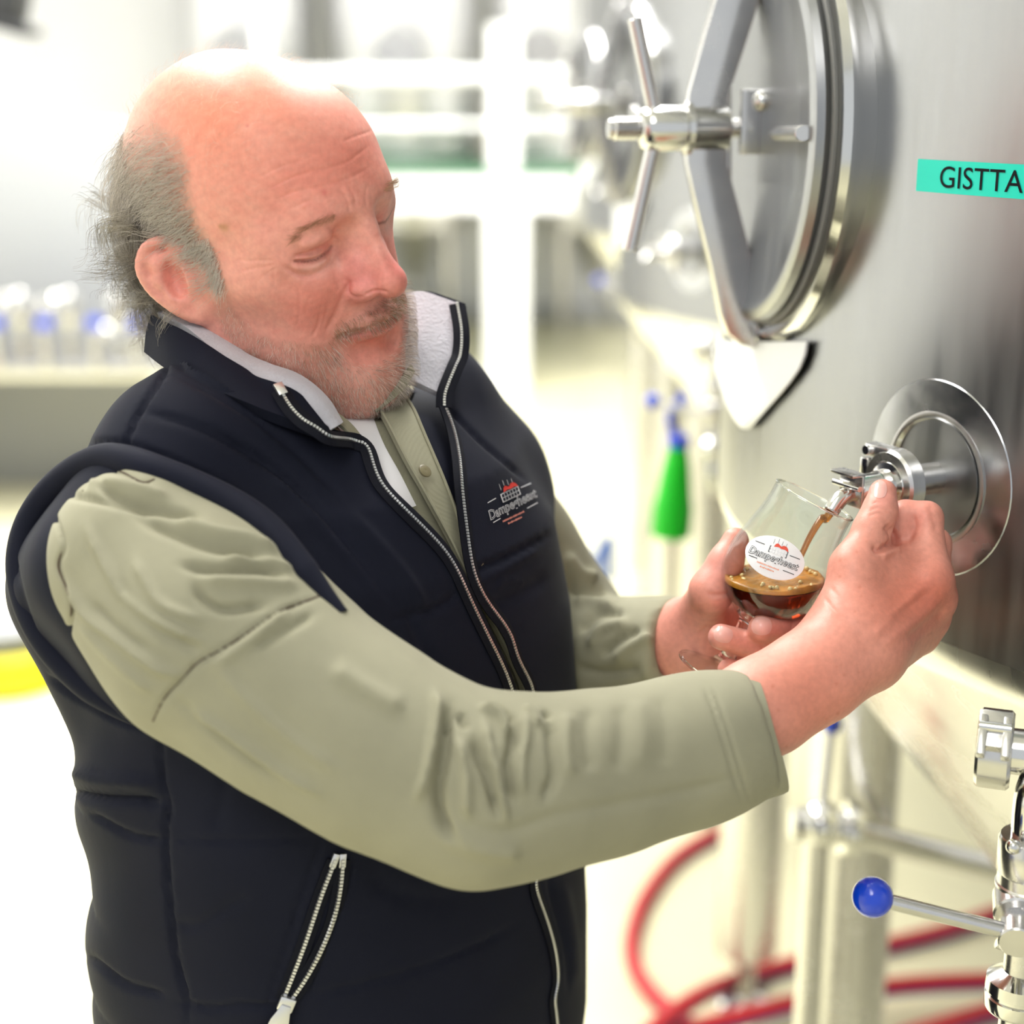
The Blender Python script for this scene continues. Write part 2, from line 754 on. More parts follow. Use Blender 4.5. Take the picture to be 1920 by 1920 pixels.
for (x, y0, y1, w) in ((-1.6, 1.6, 8.2, 0.55), (0.55, 1.8, 7.8, 0.4), (-0.9, -3.1, -0.1, 0.55)):
    struct('roof_light_panel', box((x, (y0 + y1) / 2, ZT - 0.02), w, (y1 - y0) / 2, 0.02), roof_glass, ceil)
    struct('roof_light_frame', join([
        box((x - w - 0.03, (y0 + y1) / 2, ZT - 0.04), 0.03, (y1 - y0) / 2 + 0.06, 0.04),
        box((x + w + 0.03, (y0 + y1) / 2, ZT - 0.04), 0.03, (y1 - y0) / 2 + 0.06, 0.04),
        box((x, y0 - 0.03, ZT - 0.04), w, 0.03, 0.04), box((x, y1 + 0.03, ZT - 0.04), w, 0.03, 0.04)]), white_paint, ceil)

# ------------------------------------------------------------------ platform at the back
DP = 9.2
pl = empty('steel_platform', (0, 9.0, 0), 'white steel work platform with green edged deck across the back of the hall', 'platform')


def rng_box(x0, y0, x1, y1, d, depth, bev=0.0):
    """upright box whose camera-side face covers a pixel range at a distance"""
    a, b = w1(x0, y0, d), w1(x1, y1, d)
    y = (a[1] + b[1]) / 2
    return box(((a[0] + b[0]) / 2, y + depth / 2, (a[2] + b[2]) / 2), abs(b[0] - a[0]) / 2, depth / 2, abs(a[2] - b[2]) / 2, bev=bev)


obj('beam', rng_box(380, 332, 1075, 396, DP, 0.16), white_paint, pl)
bt = w1(900, 332, DP)
green_edge = mat('green_edging', srgb(84, 126, 96), 0.6)
obj('deck', box((-0.8, bt[1] + 0.8, bt[2] + 0.019), 1.35, 0.8, 0.018), green_edge, pl)
cx = w1(950, 600, DP)
obj('column', box((cx[0], cx[1] + 0.12, bt[2] / 2 - 0.1), 0.12, 0.1, bt[2] / 2 - 0.1), white_paint, pl)
obj('column', box((cx[0] - 2.2, cx[1] + 0.12, bt[2] / 2 - 0.1), 0.12, 0.1, bt[2] / 2 - 0.1), white_paint, pl)
for px in (500, 945):
    a = w1(px, 332, DP)
    obj('rail_post', box((a[0], a[1] + 0.06, a[2] + 0.42), 0.085 if px > 600 else 0.04, 0.04, 0.42), white_paint, pl)
for py in (142, 235):
    a, b = w1(380, py, DP), w1(1075, py, DP)
    obj('handrail', cyl(a, (b[0], a[1], a[2]), 0.045 if py < 200 else 0.02, 16), white_paint, pl)

# vessels on and under the platform, far away and out of focus
pale_steel = mat('pale_steel', (0.74, 0.74, 0.745), 0.34, 1.0, rvar=0.05, vscale=6)
for (px, r, nm) in ((760, 0.46, 'bright tank with rounded top, left of the white rail post'), (1010, 0.30, 'narrow bright tank on the platform right of the white rail post'), (470, 0.42, 'tank on the platform directly above the bald head of the man')):
    a = w1(px, 300, DP + 1.0)
    t = empty('storage_vessel', (a[0], a[1], bt[2] + 0.038), 'pale steel ' + nm, 'tank')
    zt = 1.75
    prof = [(r * 0.98, 0), (r, 0.03), (r, zt), (r * 0.93, zt + 0.12), (r * 0.7, zt + 0.2), (r * 0.3, zt + 0.25), (0, zt + 0.26)]
    obj('shell', lathe(prof, (a[0], a[1], bt[2] + 0.038), (0, 0, 1), 40), pale_steel, t)
    for zz in (0.12, 1.05, zt - 0.06):
        obj('hoop', lathe([(r, 0), (r + 0.012, 0.005), (r + 0.012, 0.045), (r, 0.05)], (a[0], a[1], bt[2] + 0.038 + zz), (0, 0, 1), 40, cap=False), satin, t)
    obj('manhole_cover', cyl((a[0], a[1] - r - 0.03, bt[2] + 0.7), (a[0], a[1] - r + 0.05, bt[2] + 0.7), 0.16, 24), satin, t)
    fx = a[0] + r * 0.72
    obj('drain_valve', join([cyl((fx, a[1] - r * 0.68, bt[2] + 0.25), (fx, a[1] - r * 0.95, bt[2] + 0.25), 0.03, 12), sphere((fx, a[1] - r, bt[2] + 0.27), 0.05, 12, 8)]), polished, t)
cone_steel = mat('cone_steel', (0.70, 0.69, 0.66), 0.30, 1.0, rvar=0.05, vscale=5)
for (px, r, nm) in ((780, 0.40, 'under the platform beside the man\'s face'), (1120, 0.42, 'under the platform right of the white column')):
    a = w1(px, 540, DP + 2.75)
    zt = bt[2] - 0.5
    t = empty('cone_vessel', (a[0], a[1], 0), 'cone bottomed steel vessel on legs ' + nm, 'tank')
    obj('shell', lathe([(0.05, 0.35), (0.08, 0.42), (r, 1.35), (r, zt), (0.0, zt)], (a[0], a[1], 0), (0, 0, 1), 36), cone_steel, t)
    for k in range(4):
        an = math.pi / 4 + k * math.pi / 2
        obj('leg', cyl((a[0] + r * .9 * math.cos(an), a[1] + r * .9 * math.sin(an), 0), (a[0] + r * .9 * math.cos(an), a[1] + r * .9 * math.sin(an), 1.5), 0.04, 12), satin, t)
    obj('outlet_pipe', tube(catmull([(a[0], a[1], 0.4), (a[0], a[1], 0.24), (a[0] + 0.06, a[1] - 0.1, 0.2), (a[0] + 0.1, a[1] - 0.5, 0.2)], 5), 0.04, 12), polished, t)

# dark down pipe on the back wall, and the black spotlight at the top left
dark_paint = mat('dark_grey_paint', (0.035, 0.036, 0.04), 0.5)
a = w1(388, 40, 11.0)
dpipe = empty('dark_downpipe', (a[0], 11.7, 0), 'dark grey square post against the white back wall', 'post')
obj('post', box((a[0], 11.7, 2.3), 0.085, 0.085, 2.3, bev=0.01), dark_paint, dpipe)
for z in (0.6, 2.2, 3.8):
    obj('wall_bracket', box((a[0], 11.86, z), 0.12, 0.1, 0.03), dark_paint, dpipe)
a = w1(8, 5, 4.2)
sl = empty('spotlight', (a[0] - 0.05, a[1], a[2]), 'black box spotlight hanging in the top left corner', 'spotlight')
axs = [unit((1, 0, -0.28)), (0, 1, 0), unit((0.28, 0, 1))]
obj('housing', box(a + np.array([-0.03, 0, 0.02]), 0.085, 0.07, 0.075, axs, bev=0.008), dark_paint, sl)
obj('lens_hood', box(a + np.array([-0.02, 0, -0.05]), 0.095, 0.08, 0.012, axs, bev=0.003), dark_paint, sl)
obj('yoke', tube([a + np.array([-0.03, 0, 0.09]), a + np.array([-0.03, 0, 0.4]), (a[0] - 0.03, a[1], ZT)], 0.012, 10), dark_paint, sl)

# bottling machine on the left, far out of focus
bm_ = empty('bottling_machine', tuple(w1(110, 860, 6.5) * np.array([1, 1, 0])), 'blurred steel bottling machine with arched pipes and blue fittings along the left wall', 'machine')
base = w1(110, 860, 6.5)
x0, y0 = base[0], base[1]
obj('table', box((x0 - 0.1, y0 + 0.2, 0.62), 0.62, 0.3, 0.03, bev=0.008), satin, bm_)
for (dx, dy) in ((-0.66, -0.05), (0.44, -0.05), (-0.66, 0.45), (0.44, 0.45)):
    obj('leg', box((x0 + dx, y0 + dy, 0.295), 0.035, 0.035, 0.295), satin, bm_)
obj('back_cabinet', box((x0 - 0.1, y0 + 0.75, 0.78), 0.62, 0.2, 0.78, bev=0.01), mat('pale_grey_enamel', (0.33, 0.34, 0.35), 0.45), bm_)
obj('side_panel', box((x0 - 0.72, y0 - 0.12, 0.6), 0.09, 0.06, 0.58), mat('dark_brown_panel', (0.10, 0.07, 0.06), 0.6), bm_)
for k, px in enumerate((48, 135, 225, 300)):
    q = w1(px, 600, 6.6)
    zt = q[2] + (0.10 if k < 2 else -0.02)
    pth = [(q[0] - 0.055, y0, 0.65), (q[0] - 0.055, y0, zt - 0.05), (q[0] - 0.035, y0, zt), (q[0] + 0.0, y0, zt + 0.02), (q[0] + 0.035, y0, zt), (q[0] + 0.055, y0, zt - 0.05), (q[0] + 0.055, y0, 0.65)]
    o = obj('arched_pipe', tube(catmull(pth, 6), 0.022, 12), polished, bm_)
    obj('filling_head', lathe([(0, 0), (0.04, 0), (0.045, 0.02), (0.045, 0.10), (0.03, 0.13), (0, 0.13)], (q[0] + 0.055, y0, 0.80), (0, 0, 1), 16), polished, bm_)
    obj('blue_cap', lathe([(0, 0), (0.032, 0), (0.032, 0.035), (0.0, 0.04)], (q[0] - 0.01, y0 - 0.12, 0.80), (0, 0, 1), 14), blue_plastic, bm_)
    obj('stand_rod', cyl((q[0] - 0.01, y0 - 0.12, 0.64), (q[0] - 0.01, y0 - 0.12, 0.805), 0.02, 10), satin, bm_)
obj('red_switch', sphere((x0 - 0.25, y0 - 0.13, 0.66), 0.03, 12, 8), mat('red_plastic', srgb(190, 40, 40), 0.4), bm_)

# yellow coil on the floor at the left
q = w1(20, 1240, 4.75)
yc = empty('yellow_hose_coil', (q[0], q[1], 0), 'yellow hose coil around a grey drum on the floor at the left', 'hose coil')
yel = mat('yellow_rubber', srgb(206, 196, 28), 0.5)
for k in range(3):
    obj('hose_turn', tube([(q[0] + 0.15 * math.cos(t), q[1] + 0.15 * math.sin(t), 0.022 + 0.042 * k) for t in np.linspace(0, 2 * math.pi, 33)[:-1]], 0.022, 10, closed=True), yel, yc)
obj('drum', lathe([(0.0, 0.0), (0.11, 0.0), (0.11, 0.02), (0.105, 0.03), (0.105, 0.16), (0.13, 0.17), (0.13, 0.185), (0, 0.185)], (q[0], q[1], 0), (0, 0, 1), 24), mat('grey_plastic', (0.3, 0.31, 0.33), 0.5), yc)

# ------------------------------------------------------------------ row of conical tanks
TR, TCX, TCY, TSP = 0.80, 1.008, 1.515, 1.64
ZSEAM = 1.325


def tank_n(th):
    return np.array([-math.sin(th), -math.cos(th), 0.0])


def on_plane(px, py, p0, n):
    d = wdir(C(px, py, 1.0))
    t = np.dot(np.asarray(p0) - CAM, n) / np.dot(d, n)
    return CAM + d * t


tank = empty('fermentation_tank', (TCX, TCY, 0), 'large brushed steel conical tank nearest the camera, with the teal name strip', 'tank', 'row of conical tanks')
TO = np.array([TCX, TCY, 0.0])
cone_mat = mat('tank_cone_steel', (0.66, 0.655, 0.64), 0.27, 1.0, rvar=0.06, vscale=14, vstretch=(1, 1, 0.3), var=0.05, bump=0.06, bscale=60)
obj('shell', lathe([(TR, ZSEAM - 0.002), (TR, ZSEAM + 0.004), (TR, 3.1), (TR * 0.95, 3.22), (TR * 0.75, 3.33), (TR * 0.4, 3.40), (0, 3.42)], TO, (0, 0, 1), 160, cap=False), steel, tank, angle=60)
kn = [(TR, ZSEAM - 0.002)]
for i in range(1, 8):
    t = i / 7 * 0.85
    kn.append((TR - 0.05 * (1 - math.cos(t)), ZSEAM - 0.002 - 0.05 * math.sin(t)))
r_, z_ = kn[-1]
CZ0 = 0.36
CSL = (r_ - 0.05) / (z_ - CZ0)
cone = obj('cone', lathe(kn + [(0.05, CZ0), (0.05, 0.26), (0.0, 0.26)], TO, (0, 0, 1), 160, cap=False), cone_mat, tank, angle=60)
for (sx, sy) in ((-1, -1), (-1, 1), (1, -1), (1, 1)):
    lx, ly = TCX + sx * 0.560, TCY + sy * 0.42
    
    lg = obj('leg', cyl((lx, ly, 0.12), (lx, ly, ZSEAM + 0.06), 0.058, 28), satin, tank)
    obj('levelling_foot', lathe([(0, 0), (0.05, 0), (0.05, 0.012), (0.018, 0.024), (0.018, 0.13), (0, 0.13)], (lx, ly, 0), (0, 0, 1), 20), satin, lg)


def on_tank(px, py, r=TR):
    """world point on the tank wall seen through a pixel"""
    d = wdir(C(px, py, 1.0))
    o = CAM - TO
    a = d[0] ** 2 + d[1] ** 2
    b = 2 * (o[0] * d[0] + o[1] * d[1])
    c = o[0] ** 2 + o[1] ** 2 - r * r
    t = (-b - math.sqrt(max(b * b - 4 * a * c, 0))) / (2 * a)
    return CAM + d * t


# manway
def manway():
    th = math.radians(80)
    n = tank_n(th)
    s = np.array([-n[1], n[0], 0.0])            # horizontal, along the wall
    if s[1] > 0:
        s = -s                                  # toward the camera
    up = np.array([0, 0, 1.0])
    zc = 1.684
    c = TO + n * (TR - 0.022) + up * zc
    neck = obj('manway_neck', lathe([(0.150, -0.06), (0.172, -0.06), (0.173, 0.012), (0.177, 0.018), (0.178, 0.024), (0.174, 0.030), (0.166, 0.031), (0.160, 0.028), (0.150, 0.026)], c, n, 64, closed=True), polished, tank)
    obj('weld_bead', tube([c + s * 0.181 * math.cos(t) + up * 0.181 * math.sin(t) + n * (math.sqrt(TR ** 2 - (0.181 * math.cos(t)) ** 2) - TR + 0.001) for t in np.linspace(0, 2 * math.pi, 73)[:-1]], 0.004, 8, closed=True), satin, neck)
    door = obj('manway_door', lathe([(0.0, 0.024), (0.150, 0.028), (0.158, 0.033), (0.161, 0.039), (0.159, 0.045), (0.153, 0.048), (0.147, 0.047), (0.143, 0.044), (0.10, 0.041), (0.05, 0.040), (0.0, 0.040)], c, n, 64, cap=False), steel, tank)
    obj('gasket', lathe([(0.150, 0.029), (0.163, 0.029), (0.164, 0.033), (0.150, 0.034)], c, n, 48, closed=True), mat('grey_rubber', (0.30, 0.30, 0.29), 0.6), door)
    # bow: flat bar standing on edge in the plane of axis and vertical
    outer = [(1410, 651), (1385, 645), (1362, 625), (1347, 588), (1330, 500), (1305, 400), (1284, 305)]
    inner = [(1358, 300), (1385, 400), (1408, 490), (1425, 560), (1438, 600), (1445, 640)]

    def loc(px, py):
        p = on_plane(px, py, c, s) - c
        return (p @ n, p @ up)
    o_ = [loc(*q) for q in outer]
    i_ = [loc(*q) for q in inner]
    lower = [loc(1445, 651)] + o_ + [(o_[-1][0] + 0.002, 0.0)]
    half_in = [(i_[0][0] - 0.001, 0.0)] + i_
    poly_o = lower + [(a, -b) for a, b in lower[::-1]][1:]
    poly_i = [(a, -b) for a, b in half_in[::-1]] + half_in[1:]
    poly = poly_o + poly_i
    bow = obj('bow_bar', prism(poly, c - s * 0.007, n, up, s, 0.014, 0.002), satin, door)
    nb = o_[-1][0]
    # spindle, hub and grip
    ax = lambda t: c + n * t
    tl = (on_plane(1140, 240, c, s) - c) @ n
    th0 = (on_plane(1196, 240, c, s) - c) @ n
    th1 = (on_plane(1362, 240, c, s) - c) @ n
    obj('spindle', cyl(ax(0.02), ax(tl), 0.0078, 20), satin, tank)
    obj('spindle_thread', join([lathe([(0.0078, 0), (0.0098, 0.0012), (0.0098, 0.0018), (0.0078, 0.003)], ax(t), n, 20, cap=False) for t in np.arange(th0 + 0.001, tl - 0.004, 0.0034)]), satin, tank)
    g = obj('star_grip', lathe([(0.008, th1), (0.017, th1), (0.0185, th1 + 0.002), (0.0185, th0 - 0.012), (0.016, th0 - 0.004), (0.010, th0), (0.008, th0)], c, n, 28, cap=False), polished, tank)
    obj('grip_ring', lathe([(0.0185, 0), (0.022, 0.001), (0.022, 0.006), (0.0185, 0.007)], ax(nb - 0.004), n, 28, cap=False), polished, g)
    hb = ax(th0 - 0.014)

    def pt(px, py, off=0.0):
        return on_plane(px, py, c + s * off, s)
    obj('grip_bar', cyl(hb + up * 0.012, pt(1190, 34), 0.0062, 16), satin, g)
    obj('grip_bar', cyl(hb - up * 0.012, pt(1181, 470), 0.0062, 16), satin, g)
    obj('grip_bar', cyl(hb - s * 0.01, hb - s * 0.105 + up * 0.012 - n * 0.01, 0.0062, 16), satin, g)
    # latch plate and pins
    pc = pt(1407, 228)
    lp = obj('latch_plate', box(pc + s * 0.012, 0.0035, 0.0125, 0.026, [s, n, up], bev=0.001), satin, tank)
    obj('bolt_head', sphere(pt(1417, 189) + s * 0.016, 0.0085, 16, 10), polished, lp)
    obj('hinge_pin', cyl(pt(1371, 345) - s * 0.01, pt(1371, 120) - s * 0.01, 0.0034, 12), polished, tank)
    obj('hinge_rod', cyl(pt(1436, 250) + s * 0.012, c + s * 0.150 + n * 0.052, 0.0062, 16), satin, tank)
    # white plate added under the neck, standing in for a bright reflection
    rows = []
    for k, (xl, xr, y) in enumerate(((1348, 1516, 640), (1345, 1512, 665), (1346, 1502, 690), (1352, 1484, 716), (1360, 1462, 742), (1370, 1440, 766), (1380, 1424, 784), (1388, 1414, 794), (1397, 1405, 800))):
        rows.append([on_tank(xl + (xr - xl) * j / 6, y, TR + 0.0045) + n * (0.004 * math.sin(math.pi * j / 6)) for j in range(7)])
    obj('reflection_plate', sheet(np.array(rows), -0.002), mat('reflection_white', (0.90, 0.92, 0.95), 0.35), tank)
    hp = pt(1440, 620)
    obj('hinge_boss', cyl(hp - n * 0.012 + s * 0.0, hp + n * 0.014, 0.0115, 20), polished, tank)


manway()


# sample tap on the tank wall
TAPTH = math.radians(60)
TN = tank_n(TAPTH)
TS = np.array([-TN[1], TN[0], 0.0])
if TS[1] > 0:
    TS = -TS
UP = np.array([0, 0, 1.0])
_hit = None


TAPC = on_tank(1752, 896)
_r = TAPC - TO
TN = unit((_r[0], _r[1], 0))
TS = np.array([-TN[1], TN[0], 0.0])
if TS[1] > 0:
    TS = -TS


def tap():
    c = TAPC
    fl = obj('tap_flange', lathe([(0.0, -0.012), (0.043, -0.010), (0.0452, 0.0008), (0.0466, 0.0012), (0.049, 0.0006), (0.048, -0.004)], c, TN, 72, cap=False), mat('ground_steel', (0.50, 0.49, 0.485), 0.36, 1.0, rvar=0.08, vscale=50), tank)
    G = np.array([[c + TS * r * math.cos(t) + UP * r * math.sin(t) + TN * (math.sqrt(TR ** 2 - (r * math.cos(t)) ** 2) - TR + (0.0007 if r < 0.0725 else -0.0008)) for r in (0.046, 0.055, 0.064, 0.0715, 0.073)] for t in np.linspace(0, 2 * math.pi, 73)])
    obj('ground_ring', sheet(G[:, ::-1]), mat('fine_ground_steel', (0.46, 0.465, 0.475), 0.24, 1.0, rvar=0.05, vscale=40), fl)
    obj('dish', lathe([(0.010, -0.004), (0.022, -0.004), (0.024, -0.006), (0.040, -0.005), (0.044, 0.0022)], c, TN, 64, cap=False), polished, fl)
    A = lambda t, a=0.0, b=0.0: c + TN * t + TS * a + UP * b
    obj('weld_bead', tube([A(-0.002, 0.0125 * math.cos(t), 0.0125 * math.sin(t)) for t in np.linspace(0, 2 * math.pi, 25)[:-1]], 0.0018, 8, closed=True), satin, fl)
    obj('tap_neck', cyl(A(-0.008), A(0.036), 0.0115, 28), satin, tank)
    cl = obj('clamp_ring', lathe([(0.0135, 0.030), (0.0235, 0.030), (0.0255, 0.032), (0.0255, 0.043), (0.0235, 0.045), (0.0175, 0.045), (0.0155, 0.042), (0.0135, 0.042)], c, TN, 48, closed=True), satin, tank)
    obj('ferrule', lathe([(0.0095, 0.040), (0.0165, 0.0405), (0.018, 0.043), (0.0165, 0.0455), (0.012, 0.0465), (0.0115, 0.055)], c, TN, 32, cap=False), polished, cl)
    # lug with pin at the upper left, closing plate at the lower right
    lug = A(0.039, -0.014, 0.0215)
    obj('clamp_lug', box(lug, 0.0125, 0.0058, 0.0046, [TS, TN, UP], bev=0.0012), satin, cl)
    obj('pin', cyl(A(0.0435, -0.022, 0.0215), A(0.0475, -0.022, 0.0215), 0.0038, 14), polished, cl)
    obj('wing_plate', box(A(0.037, 0.010, -0.028), 0.0075, 0.0055, 0.006, [unit(TS + UP * -0.6), TN, unit(UP + TS * 0.6)], bev=0.001), satin, cl)
    obj('clamp_hinge', box(A(0.040, -0.026, 0.008), 0.004, 0.005, 0.007, [TS, TN, UP], bev=0.001), polished, cl)
    B = lambda t, a=0.0, b=0.0: A(0.045 + (t - 0.045) * 0.82, a, b)
    # valve body, cross plug, bracket, spout
    vb = obj('valve_body', lathe([(0.0112, 0.048), (0.0112, 0.056), (0.0105, 0.057), (0.0105, 0.0725), (0.0095, 0.0745), (0.0, 0.075)], c, TN, 28, cap=False), polished, tank)
    obj('plug', cyl(B(0.0655, -0.012, 0.0), B(0.0655, 0.0225, -0.001), 0.0066, 20), satin, vb)
    br = B(0.088, 0, 0.0)
    obj('bracket', join([box(B(0.0845, 0.0, 0.0015), 0.0012, 0.012, 0.0125, [TN, TS, UP], bev=0.0005),
                         box(B(0.0895, 0.0, 0.0132), 0.006, 0.012, 0.0011, [TN, TS, UP], bev=0.0004)]), satin, vb)
    obj('bracket_pin', cyl(B(0.089, -0.015, 0.004), B(0.089, 0.013, 0.004), 0.0022, 10), polished, vb)
    sp = [B(0.080, 0, -0.002), B(0.088, 0, -0.0022), B(0.0955, 0.0, -0.0045)]
    end = w1(1566, 957, 0)  # direction only
    e0 = B(0.1015, 0.0, -0.0086)
    e1 = B(0.1062, 0.0, -0.0130)
    pth = catmull(sp + [e0, e1], 6)
    V, F = tube(pth, 0.0058, 20, cap=False)
    V2, F2 = tube(pth, 0.0048, 20, cap=False)
    n0 = len(V)
    m = len(pth)
    F3 = [f for f in F] + [[i + n0 for i in f[::-1]] for f in F2]
    for k in range(20):
        l = (k + 1) % 20
        F3.append([(m - 1) * 20 + l, (m - 1) * 20 + k, n0 + (m - 1) * 20 + k, n0 + (m - 1) * 20 + l][::-1])
    obj('spout', (np.concatenate([V, V2]), F3), polished, vb)
    obj('spout_lip', tube([e1 + 0.0053 * (TS * math.cos(t) + unit(np.cross(e1 - e0, TS)) * math.sin(t)) for t in np.linspace(0, 2 * math.pi, 25)[:-1]], 0.0009, 8, closed=True), polished, vb)
    return e1, unit(e1 - e0)


SPOUT_END, SPOUT_DIR = tap()

# teal name strip
teal = mat('teal_label', srgb(0, 206, 184), 0.45)
black_ink = mat('black_ink', (0.008, 0.008, 0.010), 0.6, spec=0.1)
L0, L1 = on_tank(1721, 328), on_tank(1920, 341)
ang = lambda p: math.atan2(p[1] - TCY, p[0] - TCX)
a0, a1 = ang(L0), ang(L1)
zl = (L0[2] + L1[2]) / 2
zh = np.linalg.norm(on_tank(1760, 301) - on_tank(1760, 362)) / 2
slope = (L1[2] - L0[2]) / (a1 - a0) / TR


def strip_pt(u, v, lift):
    """u metres along the strip from its left end, v up"""
    an = a0 + u / TR
    r = TR + lift
    return np.array([TCX + r * math.cos(an), TCY + r * math.sin(an), L0[2] + slope * u + v])


SLEN = (a1 - a0) * TR * 1.42
G = np.array([[strip_pt(SLEN * i / 40, -zh + 2 * zh * j / 2, 0.0009) for j in range(3)] for i in range(41)])
nl = obj('name_strip', sheet(G, 0.0006), teal, tank)
V, F = text_mesh('GISTTANK', 1.0, 0, 0.0, res=6)
hgt = V[:, 1].max() - V[:, 1].min()
capu = ((ang(on_tank(1765, 333)) - a0)) * TR
end_u = ((ang(on_tank(1921, 345)) - a0)) * TR
xs = V[:, 0] - V[:, 0].min()
V6, _ = text_mesh('GISTTA', 1.0, 0, 0.0, res=2)
w6 = V6[:, 0].max() - V6[:, 0].min()
fx = (end_u - capu) / w6
fy = zh * 2 * 0.66 / hgt
yc_ = (V[:, 1].max() + V[:, 1].min()) / 2
obj('lettering', (np.array([strip_pt(capu + x * fx, (y - yc_) * fy, 0.0013) for x, y in zip(xs, V[:, 1])]), F), black_ink, nl, smooth=False)


# side outlet with clamp (upper right of the cone) and butterfly valve below it
def outlet():
    u = unit((0.93, -0.33, 0.0))
    e = w1(1868, 1404, 1.04)
    p = obj('outlet_pipe', cyl(e, e + u * 0.42, 0.0150, 28), polished, tank)
    cl = obj('pipe_clamp', lathe([(0.016, -0.012), (0.024, -0.012), (0.026, -0.010), (0.026, 0.008), (0.024, 0.010), (0.019, 0.010), (0.016, 0.006)], e, u, 40, closed=True), satin, tank)
    obj('end_cap', lathe([(0, -0.009), (0.0165, -0.009), (0.0165, 0.004), (0, 0.004)], e, u, 32), polished, cl)
    a, b, _ = frame(u)
    tc = unit(-a * 0.0 + UP * 0.7 - np.array([0, 1, 0]) * 0.7)
    tc = unit(tc - (tc @ u) * u)
    side = np.cross(u, tc)
    obj('clamp_jaw', box(e + tc * 0.0265 - u * 0.001, 0.0105, 0.0045, 0.013, [u, tc, side], bev=0.0015), satin, cl)
    for k in (-1, 1):
        obj('clamp_fork', box(e + tc * 0.030 + u * (0.0075 * k - 0.001) + side * 0.006, 0.0028, 0.0042, 0.014, [u, tc, side], bev=0.0012), satin, cl)
    obj('clamp_bolt', cyl(e + tc * 0.032 - u * 0.011, e + tc * 0.032 + u * 0.009, 0.0036, 14), polished, cl)
    # butterfly valve
    d = 1.045
    top = w1(1922, 1500, d)
    X, Y = top[0], top[1]
    zz = lambda py: w1(1922, py, d)[2]
    yy = lambda py: w1(1922, py, d)[1]
    Yv = yy(1700)
    xx = lambda px: w1(px, 1700, d)[0]
    X = xx(1925)
    ax0 = np.array([X, Yv, 0])
    z0 = zz(1700)
    S = 0.000345
    H = lambda dpy: z0 - dpy * S / CP * 1.0
    up_p = obj('riser_pipe', tube(catmull([(X, Yv, H(-80)), (X, Yv, H(-230)), (X + 0.02, Yv + 0.01, H(-270)), (X + 0.09, Yv + 0.04, H(-300)), (X + 0.3, Yv + 0.16, H(-310))], 6), 0.0135, 24), polished, tank)
    obj('upper_clamp', lathe([(0.013, -0.013), (0.020, -0.013), (0.0215, -0.011), (0.0215, 0.011), (0.020, 0.013), (0.013, 0.013)], (X, Yv, H(-105)), UP, 36, closed=True), satin, up_p)
    obj('clamp_nut', sphere((X - 0.017, Yv - 0.014, H(-140)), 0.005, 12, 8), polished, up_p)
    vb = obj('butterfly_valve', lathe([(0, -0.022), (0.017, -0.022), (0.020, -0.019), (0.0205, -0.002), (0.0215, -0.001), (0.0215, 0.001), (0.0205, 0.002), (0.0205, 0.017), (0.018, 0.0195), (0.011, 0.021), (0, 0.021)], (X, Yv, H(-45)), UP, 40), satin, tank)
    for k in range(4):
        an = 0.6 + k * math.pi / 2
        obj('bolt', cyl((X + 0.0165 * math.cos(an), Yv + 0.0165 * math.sin(an), H(-45) + 0.018), (X + 0.0165 * math.cos(an), Yv + 0.0165 * math.sin(an), H(-45) + 0.0225), 0.0032, 6), polished, vb)
    hubc = w1(1912, 1752, d - 0.025)
    hub = obj('lever_hub', cyl(hubc + np.array([0.004, 0.02, 0.004]), hubc + np.array([-0.004, -0.008, -0.002]), 0.0118, 28), satin, tank)
    obj('lever_hub_collar', cyl(hubc + np.array([0.006, 0.03, 0.012]), hubc + np.array([0.002, 0.012, 0.006]), 0.0155, 28), satin, hub)
    obj('stop_pin', cyl(w1(1868, 1768, d - 0.02), w1(1888, 1775, d - 0.02), 0.0034, 12), polished, hub)
    ball = w1(1636, 1682, d - 0.03)
    dirv = unit(hubc - ball)
    lev = obj('valve_lever', cyl(ball + dirv * 0.009, hubc, 0.0052, 20), satin, tank)
    obj('lever_ball', sphere(ball, 0.0131, 32, 20, axis=dirv), blue_plastic, lev)
    low = obj('drop_pipe', cyl((X, Yv, H(0)), (X, Yv, H(250)), 0.0115, 28), satin, tank)
    obj('lower_flange', lathe([(0.0115, -0.012), (0.021, -0.010), (0.022, -0.008), (0.022, 0.0), (0.0205, 0.001), (0.0205, 0.003), (0.022, 0.004), (0.0215, 0.012), (0.017, 0.015), (0.0115, 0.018)], (X, Yv, H(180)), UP, 40, cap=False), polished, low)
    obj('lower_elbow', tube(catmull([(X, Yv, H(245)), (X, Yv, H(330)), (X + 0.04, Yv + 0.03, H(390)), (X + 0.3, Yv + 0.26, H(400))], 6), 0.0115, 20), polished, tank)


outlet()

for i in (1, 2):
    t2 = dup(tank, None, (0, TSP * i, 0))
    t2['label'] = ('second steel conical tank in the row, its lever carrying the green spray bottle' if i == 1
                   else 'third and farthest steel conical tank in the row, beside the white platform column')
    for ch in list(t2.children_recursive):
        if ch.name.startswith(('name_strip', 'lettering')):
            bpy.data.objects.remove(ch, do_unlink=True)

